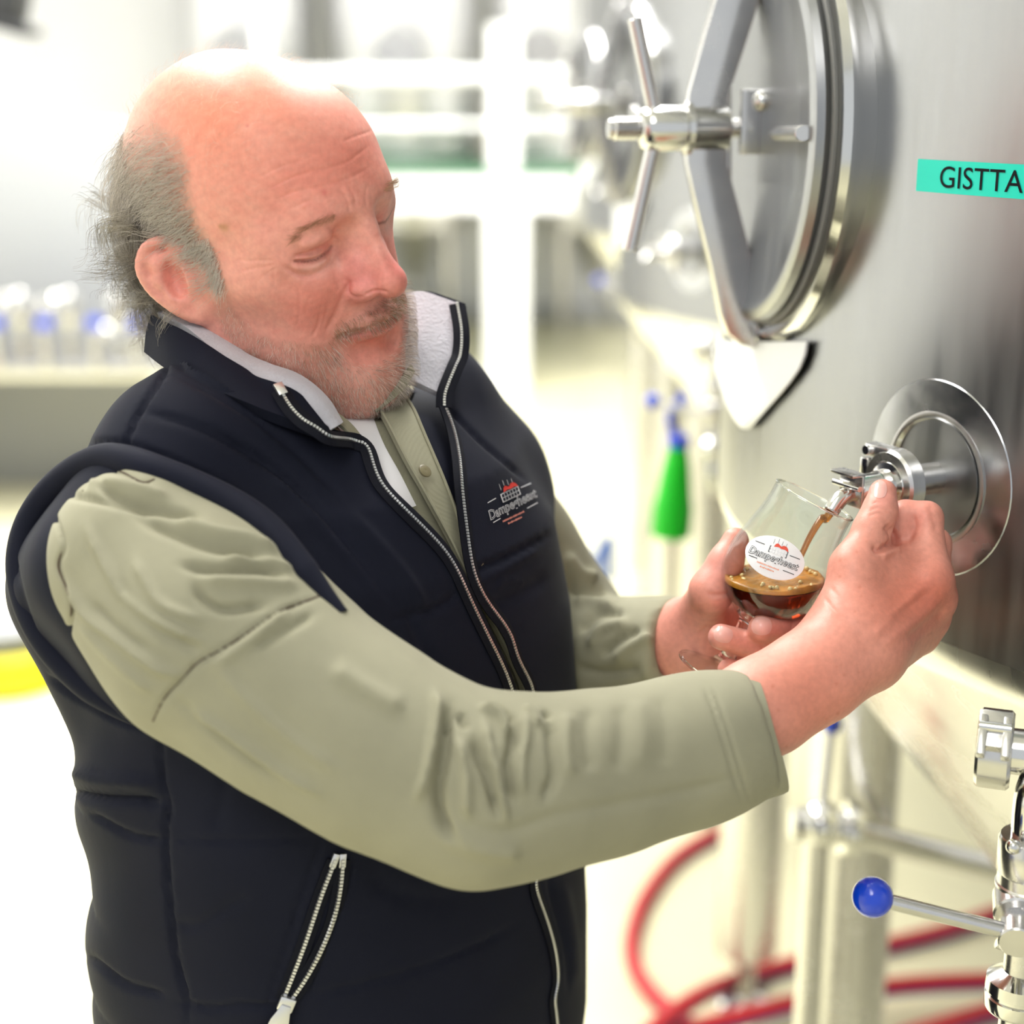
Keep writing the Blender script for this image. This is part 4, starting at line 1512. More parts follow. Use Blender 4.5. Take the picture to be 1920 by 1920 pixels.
def locks(n_locks, per, root_mask, r0=0.00012):
    """curly locks: helices around guide lines that leave the back of the head"""
    ids = np.flatnonzero(root_mask)
    P, colr = [], []
    k = 22
    down = vdir((0, 0, -1.0))
    for i in range(n_locks):
        v = ids[rng.integers(len(ids))]
        p0, nr = HV[v], HN[v]
        q = to_head(p0[None])[0]
        L = rng.uniform(0.030, 0.054)
        D = unit(nr * rng.uniform(0.25, 0.7) + down * rng.uniform(0.6, 1.1) + rng.normal(0, 0.35, 3))
        A = unit(np.cross(D, rng.normal(0, 1, 3)))
        B = np.cross(D, A)
        rad = rng.uniform(0.005, 0.0105)
        turns = rng.uniform(0.8, 1.5) * (1 if rng.uniform() < 0.5 else -1)
        ph = rng.uniform(0, 6.28)
        dark = rng.uniform(0, 1)
        m = int(per * rng.uniform(0.5, 1.3))
        t = np.linspace(0, 1, k)
        for j in range(m):
            o = rng.normal(0, 0.0019, 3)
            rr = rad * rng.uniform(0.75, 1.25)
            pj = ph + rng.normal(0, 0.25)
            Lj = L * rng.uniform(0.75, 1.15)
            w = np.minimum(t * 2.5, 1)
            pts = p0 + o[None] * (0.6 + 0.6 * t[:, None]) + D[None] * (Lj * t)[:, None]
            a = pj + turns * 6.28 * t
            pts = pts + (A[None] * (np.cos(a) - np.cos(pj))[:, None] + B[None] * (np.sin(a) - np.sin(pj))[:, None]) * (rr * w)[:, None]
            P.append(pts)
            c0 = np.array(srgb(78, 71, 64)) * (1 - dark * 0.8) + np.array(srgb(190, 180, 164)) * dark * 0.8
            colr.append(c0 * rng.uniform(0.7, 1.35))
    P = np.array(P)
    R = r0 * rng.uniform(0.7, 1.2, (len(P), 1)) * np.linspace(1, 0.5, k)[None]
    V, F = strands(P, R)
    cols = np.repeat(np.repeat(np.array(colr)[:, None], k, 1).reshape(-1, 3), 3, 0)
    return V, F, cols


nape = (hx < -0.052) & (hz < 0.050) & (hz > -0.075)
nape2 = (hx < -0.030) & (hx > -0.075) & (hz < 0.0) & (hz > -0.075)
backside = (hx < -0.040) & (qh[:, 1] < 0.035) & (hz < 0.048) & (hz > -0.062)
hair_parts += [locks(120, 46, backside), locks(30, 40, nape2)]
HAIR = merge(hair_parts)



def shade_beard(q, n):
    brown = np.array(srgb(150, 118, 84))
    white = np.array(srgb(222, 208, 194))
    grey = np.array(srgb(140, 122, 108))
    must = np.clip((q[:, 2] + 0.072) / 0.02, 0, 1) * (q[:, 0] > 0.07)
    t = rng.uniform(0, 1, n)
    c = np.where(t[:, None] < 0.62, white, grey)
    return np.where((rng.uniform(0, 1, n) < must * 0.75)[:, None], brown, c)


def d_beard(q):
    return np.stack([0.25 + 0 * q[:, 0], np.sign(q[:, 1]) * 0.2, -1.0 + 0 * q[:, 0]], 1)


BEARD = merge([
    grow(soft_beard * np.clip((-hz - 0.01) / 0.08, 0.10, 1), 5200, lambda q: 0.0034 + 0.0012 * (q[:, 2] < -0.085), d_beard, 3, curl=0.15, lift=0.5, jitter=0.4, shade=shade_beard, r0=0.00007),
    grow(soft_beard * (hz > -0.060) * (hx > 0.085), 850, lambda q: 0.0032 + 0 * q[:, 0], d_beard, 3, lift=0.28, jitter=0.35, shade=shade_beard, r0=0.00006),
])
bd1, _ = poly_dist(Qn, [(556, 447), (572, 427), (598, 415), (626, 404)])
brow_mask = (bd1 < 6) & (qh[:, 0] > 0.05) & (qh[:, 2] > 0)
BROW = grow(brow_mask, 330, lambda q: 0.0060 + 0 * q[:, 0], lambda q: np.stack([-0.6 + 0 * q[:, 0], np.sign(q[:, 1]) * 1.0, -0.1 + 0 * q[:, 0]], 1), 4, lift=0.25, jitter=0.25, shade=lambda q, n: np.array(srgb(160, 120, 84)) * rng.uniform(0.7, 1.3, (n, 1)), r0=0.00007)
# ------------------------------------------------------------------ the man: torso, vest and sleeves
TU = np.array([0.0, CP, SP])
TLv = np.array([0.605, 0.206, -0.769])
TLv = unit(TLv - (TLv @ TU) * TU)
TF = np.cross(TLv, TU)
TM = np.stack([TF, TLv, TU])
TO_ = np.array([-0.130, 0.012, -1.140])

TORSO = np.array([  # height over the shoulder line, centre offset, half depth, half width
    (0.085, -0.020, 0.060, 0.066), (0.055, -0.012, 0.074, 0.092), (0.02, -0.004, 0.098, 0.138), (-0.03, 0.002, 0.114, 0.176), (-0.10, 0.006, 0.124, 0.186), (-0.18, 0.010, 0.130, 0.186),
    (-0.26, 0.014, 0.134, 0.182), (-0.34, 0.018, 0.137, 0.180), (-0.42, 0.018, 0.138, 0.180), (-0.50, 0.012, 0.134, 0.180), (-0.58, 0.004, 0.126, 0.176)])


def to_torso(P):
    return ((np.asarray(P, np.float32) - TO_.astype(np.float32)) @ TM.T.astype(np.float32))


def from_torso(q):
    return np.atleast_2d(np.asarray(q, float)) @ TM + TO_


def torso_sdf(P, off=0.0, lo=-0.60, hi=0.060):
    q = to_torso(P)
    f, l, u = q[:, 0], q[:, 1], q[:, 2]
    T = TORSO[::-1]
    uc = np.clip(u, T[0, 0], T[-1, 0])
    c = np.interp(uc, T[:, 0], T[:, 1])
    a = np.interp(uc, T[:, 0], T[:, 2]) + off
    b = np.interp(uc, T[:, 0], T[:, 3]) + off
    k = (np.abs((f - c) / a) ** 2.25 + np.abs(l / b) ** 2.25 + 1e-9) ** (1 / 2.25)
    d = (k - 1) * np.minimum(a, b) * 0.92
    m = np.stack([f, np.abs(l), u], 1)
    d = smin(d, s_chain(m, [(-0.020, 0.040, 0.060), (-0.018, 0.105, 0.034), (-0.014, 0.170, -0.024)], [0.043 + off, 0.052 + off, 0.053 + off], 0.02), 0.04)
    d = smax(d, lo - u, 0.01)
    d = smax(d, u - hi, 0.01)
    return d


R_SLEEVE = [((285, 1062), 1.005, 0.0660), ((407, 1188), 0.978, 0.0655), ((565, 1312), 0.962, 0.0565), ((720, 1408), 0.952, 0.0530), ((890, 1484), 0.945, 0.0500),
            ((1020, 1468), 0.960, 0.0455), ((1150, 1445), 0.985, 0.0432), ((1300, 1405), 1.008, 0.0412), ((1470, 1358), 1.034, 0.0400)]
L_SLEEVE = [((840, 850), 1.27, 0.056), ((950, 1050), 1.32, 0.056), ((1030, 1180), 1.335, 0.057), ((1075, 1250), 1.30, 0.053), ((1180, 1234), 1.245, 0.041), ((1250, 1222), 1.20, 0.0345), ((1310, 1215), 1.17, 0.0310)]


def chain_of(tab):
    return [C(p[0], p[1], d) for p, d, r in tab], [r for p, d, r in tab]


RP, RR = chain_of(R_SLEEVE)
LP, LR = chain_of(L_SLEEVE)


def sleeve_sdf(P, pts, rad, cut_a, cut_b, wall=0.0035):
    d = s_chain(P, pts, rad, 0.03)
    n = unit(np.asarray(cut_b) - np.asarray(cut_a)).astype(np.float32)
    cp = np.asarray(cut_b, np.float32)
    e = (P - cp) @ n
    d = smax(d, e, 0.003)
    inner = s_cone(P, pts[-2], pts[-1] + unit(pts[-1] - pts[-2]) * 0.05, rad[-2] - wall - 0.004, rad[-1] - wall)
    return smax(d, -smax(inner, -(e + 0.05), 0.004), 0.003)


_cdir = unit(C(1470, 1358, 1.034) - C(1300, 1405, 1.008))
R_CUT = C(1439, 1368, 1.028)
L_CUT = C(1279, 1218, 1.180)
_cutn = unit((0.964, 0.266, 0.0))
rs_f = lambda P: sleeve_sdf(P, RP, RR, R_CUT - _cutn, R_CUT - _cutn * 0.004)
_cdl = unit(C(1310, 1215, 1.17) - C(1250, 1222, 1.20))
ls_f = lambda P: sleeve_sdf(P, LP, LR, L_CUT - _cdl, L_CUT)


def bounds(pts, rad, m=0.02):
    P = np.array(pts)
    return P.min(0) - max(rad) - m, P.max(0) + max(rad) + m


# near sleeve with its folds
lo, hi = bounds(RP, RR)
SV, SF = sdf_mesh(rs_f, lo, hi, 0.0042, project=1)
SV, SF = subdivide(SV, SF)
SV = relax(SV, SF, 2, 0.5)
SN = vert_normals(SV, SF)
SLEEVE_SEAMS = [
    [(598, 1118), (560, 1132), (517, 1150), (452, 1195), (404, 1224), (368, 1244), (336, 1279), (307, 1311), (287, 1352)],
    [(107, 924), (103, 969), (119, 1021), (108, 1060), (123, 1098), (134, 1137), (128, 1202)],
    [(155, 921), (174, 892), (207, 880), (236, 888), (268, 905), (290, 898)],
]
FOLDS = [
    ([(181, 895), (207, 924), (258, 943), (323, 959), (378, 969)], 9, 0.0050), ([(160, 905), (200, 905), (250, 912), (320, 935)], 9, -0.0030),
    ([(107, 924), (161, 932), (226, 946), (290, 962)], 8, 0.0035),
    ([(258, 969), (323, 998), (387, 1021), (452, 1034), (504, 1053)], 10, 0.0045), ([(330, 975), (400, 998), (470, 1012), (520, 1035)], 10, -0.0040),
    ([(339, 1060), (404, 1068), (484, 1068), (535, 1074)], 9, 0.0045), ([(420, 1045), (490, 1050), (550, 1070)], 8, -0.0030), ([(380, 1085), (470, 1090), (560, 1098)], 12, -0.0028),
    ([(161, 985), (194, 1050), (232, 1118), (291, 1166), (387, 1205)], 9, -0.0032),
    ([(123, 1085), (161, 1150), (210, 1189), (291, 1250), (340, 1268)], 9, -0.0034), ([(150, 1170), (190, 1215), (240, 1262), (290, 1300)], 9, -0.0022),
    ([(252, 1047), (274, 1092), (305, 1135), (380, 1165)], 9, -0.0024), ([(365, 1092), (381, 1124), (426, 1143), (500, 1132)], 9, 0.0038),
    ([(215, 1080), (250, 1140), (310, 1190), (380, 1222)], 10, 0.0022), ([(170, 1130), (215, 1180), (280, 1225)], 10, 0.0020),
    ([(350, 1330), (420, 1370), (520, 1440), (600, 1490)], 9, -0.0030), ([(400, 1240), (460, 1310), (540, 1380), (640, 1450)], 12, -0.0018), ([(330, 1310), (420, 1390), (520, 1462)], 9, 0.0018),
    ([(540, 1140), (500, 1175), (450, 1215), (400, 1250)], 11, -0.0022), ([(590, 1150), (540, 1180), (480, 1215)], 8, 0.0022),
    ([(620, 1250), (700, 1300), (760, 1330)], 20, -0.0025),
    # elbow bundle
    ([(816, 1297), (820, 1331), (812, 1398), (797, 1466), (780, 1500)], 8, -0.0050), ([(846, 1320), (838, 1370), (832, 1418), (820, 1485), (828, 1541), (860, 1580)], 10, 0.0072),
    ([(862, 1336), (866, 1350), (873, 1366)], 8, 0.0036), ([(860, 1385), (868, 1420), (876, 1462), (877, 1510), (880, 1533)], 8, -0.0045),
    ([(890, 1385), (897, 1420), (915, 1462), (935, 1529)], 8, 0.0055), ([(907, 1350), (916, 1400), (930, 1450), (949, 1541)], 8, -0.0042),
    ([(960, 1350), (962, 1390), (955, 1438), (960, 1509)], 9, 0.0055), ([(985, 1335), (985, 1380), (976, 1430), (978, 1490)], 9, -0.0034),
    ([(1030, 1350), (1036, 1400), (1040, 1454), (1020, 1500)], 10, 0.0040), ([(1066, 1335), (1060, 1390), (1066, 1460)], 14, -0.0020), ([(1106, 1325), (1102, 1380), (1108, 1450)], 15, 0.0015),
    ([(830, 1560), (900, 1590), (980, 1600)], 18, -0.0030), ([(880, 1545), (950, 1560), (1040, 1530), (1150, 1510), (1300, 1480), (1400, 1455)], 12, 0.0014),
    ([(900, 1325), (925, 1335), (945, 1350), (955, 1375)], 6, -0.0045), ([(925, 1322), (945, 1336), (960, 1352)], 5, 0.0040), ([(985, 1325), (1000, 1340), (1010, 1360)], 6, -0.0030), ([(1020, 1332), (1030, 1345)], 6, 0.0030),
    ([(1160, 1320), (1168, 1370), (1158, 1450)], 16, 0.0013), ([(1235, 1300), (1250, 1360), (1245, 1440)], 18, 0.0010), ([(1195, 1310), (1206, 1370), (1198, 1440)], 16, -0.0010),
    ([(1320, 1284), (1345, 1350), (1372, 1440), (1392, 1504)], 4, 0.0010), ([(1334, 1280), (1358, 1345), (1386, 1435), (1405, 1499)], 4, 0.0008),
] + [(s, 4, 0.0022) for s in SLEEVE_SEAMS]
SV = carve(SV, SN, [(p, w, dd * 1.35) for p, w, dd in FOLDS], facing=-0.05)
SN = vert_normals(SV, SF)
SLEEVE_TREE = bvh(SV, SF)

# far sleeve
lo, hi = bounds(LP, LR)
LV, LF = sdf_mesh(ls_f, lo, hi, 0.0055, project=1)
LV, LF = subdivide(LV, LF)
LV = relax(LV, LF, 2, 0.5)
LV = carve(LV, vert_normals(LV, LF), [
    ([(1060, 1040), (1085, 1075), (1120, 1085)], 12, -0.006), ([(1060, 1085), (1090, 1110), (1140, 1115)], 10, 0.006), ([(1075, 1130), (1110, 1125), (1160, 1140)], 10, -0.005),
    ([(1085, 1185), (1120, 1150), (1170, 1150)], 9, 0.005), ([(1105, 1215), (1130, 1180), (1180, 1165)], 9, -0.004), ([(1125, 1230), (1160, 1200), (1200, 1180)], 8, 0.004),
    ([(1150, 1240), (1185, 1210), (1225, 1190)], 8, -0.003), ([(1070, 1250), (1130, 1262), (1200, 1255)], 10, 0.004), ([(1210, 1170), (1215, 1220), (1210, 1280)], 9, -0.002)], facing=-0.05)

# shirt body under the vest
body_f = lambda P: torso_sdf(P, -0.004)
blo, bhi = from_torso([(0, 0, -0.3)])[0] - (0.36, 0.42, 0.36), from_torso([(0, 0, -0.2)])[0] + (0.36, 0.36, 0.36)
BV, BF = sdf_mesh(body_f, blo, bhi, 0.010, project=1)
BTREE = bvh(BV, BF)


# quilted vest
def vest_f(P):
    d = torso_sdf(P, 0.014, lo=-0.585, hi=0.16)
    q = to_torso(P)
    # loose back panel that stands off behind the near shoulder
    d = smin(d, s_ell(q, (-0.080, -0.132, -0.078), (0.062, 0.084, 0.092)), 0.045)
    # soft quilting rolls around the body
    u = q[:, 2]
    return d


VV, VF = sdf_mesh(vest_f, blo, bhi, 0.0060, project=1)
VV, VF = subdivide(VV, VF)
VV = relax(VV, VF, 1, 0.5)
# ---- vest details: quilting, opening, zips, collar
VV = warp(VV, [((10, 1250), (80, 1250)), ((40, 1350), (116, 1350)), ((100, 1440), (134, 1440)), ((165, 1490), (146, 1500)), ((190, 1600), (178, 1600)), ((205, 1750), (174, 1750)), ((210, 1900), (175, 1900)), ((0, 1090), (6, 1090)), ((30, 930), (30, 930)), ((300, 1500), (300, 1500)), ((360, 1800), (360, 1800)), ((250, 800), (250, 800)), ((280, 1250), (280, 1250))], 110)
VN = vert_normals(VV, VF)
QUILT = [
    ([(300, 652), (309, 694), (262, 769), (239, 820), (220, 867)], 5, 0.0040),
    ([(103, 880), (130, 852), (155, 834), (220, 830), (281, 846), (360, 880), (440, 922), (520, 985), (575, 1050), (600, 1095)], 6, 0.0034),
    ([(262, 769), (340, 790), (430, 825), (520, 880), (590, 960)], 8, 0.0030),
    ([(330, 700), (400, 735), (480, 785), (560, 850), (640, 930)], 8, 0.0034),
    ([(300, 655), (345, 690), (420, 730), (500, 775), (560, 800), (620, 830)], 6, 0.0040),
    ([(380, 800), (470, 850), (560, 920), (640, 1010), (700, 1090), (760, 1150)], 10, 0.0036), ([(500, 880), (580, 960), (660, 1050), (730, 1130)], 12, -0.0040),
    ([(650, 960), (700, 1010), (760, 1080), (800, 1150)], 12, -0.0034), ([(763, 1145), (790, 1200), (840, 1290)], 10, 0.0026),
    ([(730, 1160), (790, 1150), (834, 1131), (860, 1110)], 5, 0.0026),
    ([(303, 1366), (303, 1454), (314, 1512), (310, 1578), (321, 1724), (335, 1819), (350, 1870), (352, 1925)], 5, 0.0036),
    ([(85, 1265), (130, 1300), (175, 1327), (233, 1356), (299, 1368)], 5, 0.0042),
    ([(128, 1478), (165, 1492), (204, 1498), (250, 1500), (306, 1505)], 7, 0.0060), ([(130, 1445), (180, 1462), (240, 1466), (295, 1470)], 12, -0.0040),
    ([(160, 1525), (182, 1534), (248, 1567), (310, 1575)], 6, 0.0034),
    ([(160, 1785), (175, 1797), (233, 1844), (310, 1866)], 6, 0.0038), ([(330, 1880), (400, 1890), (470, 1885), (560, 1895)], 6, 0.0024),
    ([(314, 1575), (437, 1578), (598, 1571)], 4, 0.0016),
    ([(604, 1572), (560, 1700), (525, 1810), (494, 1903)], 4, 0.0018), ([(672, 1592), (640, 1690), (600, 1800), (566, 1903)], 4, 0.0018),
    ([(579, 1869), (757, 1826), (876, 1782), (975, 1731)], 6, 0.0018),
    ([(320, 1730), (370, 1735), (430, 1700), (470, 1680)], 10, 0.0016),
    ([(873, 1080), (905, 1062), (940, 1049), (1000, 1018), (1035, 1000)], 5, 0.0032), ([(880, 1100), (940, 1070), (1010, 1030)], 5, -0.0020),
    ([(834, 756), (870, 795), (905, 830), (950, 868), (986, 901)], 5, 0.0028),
    ([(930, 1100), (950, 1085), (985, 1095)], 4, -0.0020), ([(900, 1150), (960, 1120), (1030, 1080)], 12, 0.0022),
    ([(1025, 1640), (1040, 1700), (1060, 1780), (1066, 1860)], 5, 0.0020), ([(1050, 1650), (1070, 1750), (1078, 1850)], 14, -0.0030),
    ([(420, 1400), (420, 1480), (400, 1560)], 12, 0.0015), ([(690, 1640), (760, 1680), (860, 1690)], 18, 0.0016),
    ([(20, 1000), (30, 1080), (60, 1180), (110, 1260)], 6, 0.0030),
]
VV = carve(VV, VN, QUILT, facing=-0.1)
# silhouette of the padded back: small rolls
q = to_torso(VV)
back = np.clip((-q[:, 0] - 0.02) / 0.06, 0, 1) * np.clip((-q[:, 2] - 0.12) / 0.05, 0, 1)
VN = vert_normals(VV, VF)
VV = VV + VN * (0.0055 * back * (np.abs(np.sin((q[:, 2] + 0.03) * math.pi / 0.078)) ** 0.5 - 0.6))[:, None]
VTREE = bvh(VV, VF)
ZIP_N = [(526, 731), (544, 763), (586, 798), (622, 823), (655, 827), (685, 837), (696, 872), (714, 915), (763, 964), (813, 1014), (848, 1060), (880, 1131), (915, 1202), (944, 1262), (961, 1315), (978, 1380)]
ZIP_F = [(856, 572), (864, 620), (862, 664), (852, 690), (833, 735), (830, 766), (848, 812), (859, 872), (862, 925), (873, 1014), (884, 1078), (912, 1134), (951, 1184), (965, 1234), (990, 1280), (997, 1319), (1000, 1380)]
ZIP_L = [(1000, 1560), (1004, 1620), (998, 1660), (1014, 1707), (1034, 1770), (1042, 1834), (1034, 1869), (1038, 1901), (1042, 1950)]
OPEN = [(470, 560)] + [(540, 770)] + ZIP_N[2:] + ZIP_F[::-1][:12] + [(830, 735), (835, 560)]
Qv = pix(VV)
vn_ = vert_normals(VV, VF)
facing = (vn_ * -VV).sum(1) > -0.02
tq = to_torso(VV)
inside = in_poly(Qv, OPEN) & (tq[:, 0] > -0.05) & (facing | (tq[:, 2] > 0.02))
# neck hole
inside |= ((tq[:, 2] > 0.045) & (np.hypot(tq[:, 0] + 0.018, tq[:, 1] + 0.006) < 0.072)) | ((tq[:, 2] > 0.03) & (tq[:, 0] > 0.03) & in_poly(Qv, OPEN))
inside |= in_poly(Qv, [(250, 540), (288, 648), (345, 688), (420, 731), (500, 774), (560, 799), (600, 814), (660, 700), (480, 480)]) & (tq[:, 2] > -0.01)
inside |= in_poly(Qv, [(700, 430), (755, 712), (834, 742), (868, 700), (890, 430)]) & (tq[:, 2] > 0.02)
VF_cut = VF[~inside[VF].all(1)]


def compact(V, F):
    used = np.unique(F)
    m = -np.ones(len(V), int)
    m[used] = np.arange(len(used))
    return V[used], m[F]


VVc, VFc = compact(VV, VF_cut)


def stroke(tree, pts, n=6, lift=0.0, smooth=3):
    P = catmull(pts, n)
    H = [ray_px(tree, x, y, lift) for x, y in P]
    A = np.array([h[0] for h in H])
    N = np.array([h[1] for h in H])
    for _ in range(smooth):
        A[1:-1] = (A[:-2] + 2 * A[1:-1] + A[2:]) / 4
        N[1:-1] = (N[:-2] + 2 * N[1:-1] + N[2:]) / 4
    N /= np.linalg.norm(N, axis=1, keepdims=True)
    return A, N


def resample(P, N, step):
    L = np.concatenate([[0], np.cumsum(np.linalg.norm(np.diff(P, axis=0), axis=1))])
    s = np.arange(0, L[-1], step)
    return (np.stack([np.interp(s, L, P[:, k]) for k in range(3)], 1), np.stack([np.interp(s, L, N[:, k]) for k in range(3)], 1))


def zip_row(P, N, tooth=0.0021, w=0.0024, h=0.0012, alt=0.0):
    """row of zip teeth (one joined mesh) and its tape"""
    A, M = resample(P, N, tooth)
    T = np.gradient(A, axis=0)
    T /= np.linalg.norm(T, axis=1, keepdims=True)
    parts = []
    for i in range(len(A)):
        s = unit(np.cross(T[i], M[i]))
        n = np.cross(s, T[i])
        c = A[i] + n * h * 0.6 + s * (alt if i % 2 else -alt)
        cs = []
        for a in (-1, 1):
            for b in (-1, 1):
                for d in (0, 1):
                    cs.append(c + T[i] * a * tooth * 0.36 + s * b * w * (0.5 if d == 0 else 0.36) + n * h * d)
        parts.append((np.array(cs), [[0, 1, 3, 2], [4, 6, 7, 5], [0, 4, 5, 1], [2, 3, 7, 6], [1, 5, 7, 3], [0, 2, 6, 4]]))
    return join(parts)


def ribbon(P, N, w, lift, thick=0.001):
    T = np.gradient(P, axis=0)
    T /= np.linalg.norm(T, axis=1, keepdims=True)
    S = np.cross(T, N)
    S /= np.linalg.norm(S, axis=1, keepdims=True)
    G = np.stack([P + S * w * k + N * lift * (1 - abs(k)) for k in (-1, -0.4, 0.4, 1)], 1)
    return sheet(G, -thick)


def wc(VF_):
    return W(VF_[0]), VF_[1]


def between(tree, ca, cb, m=6, n=5, lift=0.0):
    """grid between two pixel curves, laid on a surface"""
    A, B = catmull(ca, n), catmull(cb, n)
    k = min(len(A), len(B))
    A = A[np.linspace(0, len(A) - 1, k).astype(int)]
    B = B[np.linspace(0, len(B) - 1, k).astype(int)]
    G = np.zeros((k, m, 3))
    for i in range(k):
        for j in range(m):
            p = A[i] + (B[i] - A[i]) * j / (m - 1)
            G[i, j] = ray_px(tree, p[0], p[1], lift)[0]
    for _ in range(2):
        G[1:-1] = (G[:-2] + 2 * G[1:-1] + G[2:]) / 4
    return G


def grid3(curves, n=6, m=4):
    """smooth grid through rows of camera-frame points"""
    R = [catmull([C(*p) for p in c], n) for c in curves]
    k = min(len(r) for r in R)
    R = [r[np.linspace(0, len(r) - 1, k).astype(int)] for r in R]
    M = np.stack(R, 1)                                 # k, rows, 3
    out = np.stack([catmull(M[i], m) for i in range(k)], 0)
    return out


# ------------------------------------------------------------------ assemble the person's clothes
olive = mat('olive_twill', srgb(151, 148, 126), 0.85, sheen=0.08, spec=0.2, var=0.05, vscale=30)
navy = mat('navy_softshell', srgb(23, 25, 38), 0.75, sheen=0.03, spec=0.14, bump=0.10, bscale=700, var=0.12, vscale=14)
fleece = mat('grey_fleece', srgb(196, 194, 202), 0.95, sheen=0.5, bump=0.9, bscale=420, var=0.08, vscale=60)
silver_zip = mat('silver_zip', (0.72, 0.72, 0.73), 0.28, 0.9)
navy_tape = mat('navy_tape', srgb(18, 19, 28), 0.7, spec=0.15)
lining_mat = mat('satin_lining', srgb(120, 122, 140), 0.35, sheen=0.2)
seam_thread = mat('brown_thread', srgb(84, 70, 58), 0.8)
white_knit = mat('white_knit', srgb(228, 226, 228), 0.9)
dark_shirt = mat('maroon_shirt', srgb(110, 52, 50), 0.85)


def twill(m):
    nt = m.node_tree
    p = nt.nodes['Principled BSDF']
    tc = nt.nodes.new('ShaderNodeTexCoord')
    mp = nt.nodes.new('ShaderNodeMapping')
    mp.inputs['Rotation'].default_value = (0.3, 0.5, 0.6)
    w = nt.nodes.new('ShaderNodeTexWave')
    w.wave_type = 'BANDS'
    w.inputs['Scale'].default_value = 520
    w.inputs['Distortion'].default_value = 0.6
    w.inputs['Detail'].default_value = 1.0
    b = nt.nodes.new('ShaderNodeBump')
    b.inputs['Strength'].default_value = 0.14
    b.inputs['Distance'].default_value = 0.0006
    nt.links.new(tc.outputs['Object'], mp.inputs['Vector'])
    nt.links.new(mp.outputs['Vector'], w.inputs['Vector'])
    nt.links.new(w.outputs['Fac'], b.inputs['Height'])
    nt.links.new(b.outputs['Normal'], p.inputs['Normal'])


twill(olive)
pbase = W(TO_)[0] * np.array([1, 1, 0])
person = empty('person', tuple(pbase), 'balding grey bearded man in navy vest and olive shirt drawing beer into a glass', 'person')
vest = obj('vest', (W(VVc), VFc), navy, person, angle=None)
shirt = obj('shirt', (W(BV), BF), olive, person, angle=None)
rsl = obj('sleeve', (W(SV), SF), olive, shirt, angle=None)
lsl = obj('sleeve', (W(LV), LF), olive, shirt, angle=None)
# cuffs
ca = W(R_CUT)[0]
cd = wdir(_cdir)
cv_, cw_ = unit((0.266, -0.964, 0.0)), np.array([0.0, 0.0, 1.0])


def cuff_ring(t, r):
    ce = R_CUT + _cdir * t
    return [ce + cv_ * r * math.cos(a) + cw_ * r * math.sin(a) + _cutn * (0.0007 * math.sin(3 * a) if t > -0.002 else 0) for a in np.linspace(0, 2 * math.pi, 65)[:-1]]


rg = [cuff_ring(t, r) for t, r in ((-0.046, 0.0400), (-0.044, 0.0420), (-0.034, 0.0424), (-0.018, 0.0421), (-0.003, 0.0418), (0.0, 0.0412), (0.0, 0.0398), (-0.004, 0.0390), (-0.044, 0.0380))]
nr_, nt_ = len(rg), 64
CUFF_V = np.array(rg).reshape(-1, 3)
CUFF_F = np.array([[i * nt_ + j, i * nt_ + (j + 1) % nt_, (i + 1) * nt_ + (j + 1) % nt_, (i + 1) * nt_ + j] for i in range(nr_ - 1) for j in range(nt_)])
obj('cuff', (W(CUFF_V), CUFF_F[:, ::-1]), olive, shirt)
CUFF_TREE = bvh(CUFF_V, CUFF_F)
la = W(L_CUT)[0]
ld = wdir(_cdl)
obj('cuff', lathe([(0.0322, -0.03), (0.0328, -0.027), (0.0318, -0.002), (0.030, 0.0), (0.0288, -0.001), (0.0285, -0.03)], la, ld, 48, closed=True), olive, shirt)
# stitched seams of the near sleeve
for sm in SLEEVE_SEAMS:
    A, N = stroke(SLEEVE_TREE, sm, 6, -0.0002)
    obj('seam', wc(tube(A, 0.00075, 6)), seam_thread, shirt)
for sm in ([(1328, 1296), (1345, 1350), (1370, 1432), (1386, 1486)], [(1341, 1292), (1358, 1345), (1383, 1428), (1399, 1482)]):
    A, N = stroke(CUFF_TREE, sm, 6, 0.0002)
    obj('cuff_stitching', wc(tube(A, 0.00035, 5)), mat('olive_thread', srgb(112, 106, 86), 0.9), shirt)

# armhole edging of the vest, following the sleeve, and the loose back edge with satin lining
ARM = [(174, 872), (226, 874), (290, 897), (365, 926), (452, 968), (517, 1020), (558, 1079), (596, 1122), (640, 1168)]
BK = [(300, 1366), (215, 1330), (150, 1290), (92, 1235), (50, 1165), (28, 1100), (26, 1040), (38, 990), (64, 935), (112, 888)]
pts = [C(x, y, 1.003 + 0.042 * min(1, i / 7)) for i, (x, y) in enumerate(BK)]
for x, y in catmull(ARM, 3):
    p1 = ray_px(SLEEVE_TREE, x, y + 3)[0]
    p2 = ray_px(VTREE, x, y - 3)[0]
    pts.append(C(x, y - 14, min(-p1[2], -p2[2]) + 0.0125))
pts = np.array(pts)
for _ in range(4):
    pts[1:-1] = (pts[:-2] + 2 * pts[1:-1] + pts[2:]) / 4
pts = catmull(pts, 5)
obj('armhole_edging', wc(tube(pts, np.interp(np.linspace(0, 1, len(pts)), [0, .05, .85, 1], [0.005, 0.0105, 0.0105, 0.005]), 14)), navy, vest)
obj('lining', wc(sheet(grid3([[(98, 915, 1.045), (66, 960, 1.045), (52, 1040, 1.045), (66, 1130, 1.04), (110, 1220, 1.03)],
                              [(110, 930, 1.05), (84, 985, 1.052), (74, 1050, 1.052), (86, 1130, 1.048), (122, 1205, 1.04)],
                              [(125, 950, 1.06), (112, 1000, 1.065), (106, 1050, 1.065), (114, 1130, 1.06), (140, 1190, 1.05)]], 6, 3), 0.001)), lining_mat, vest)

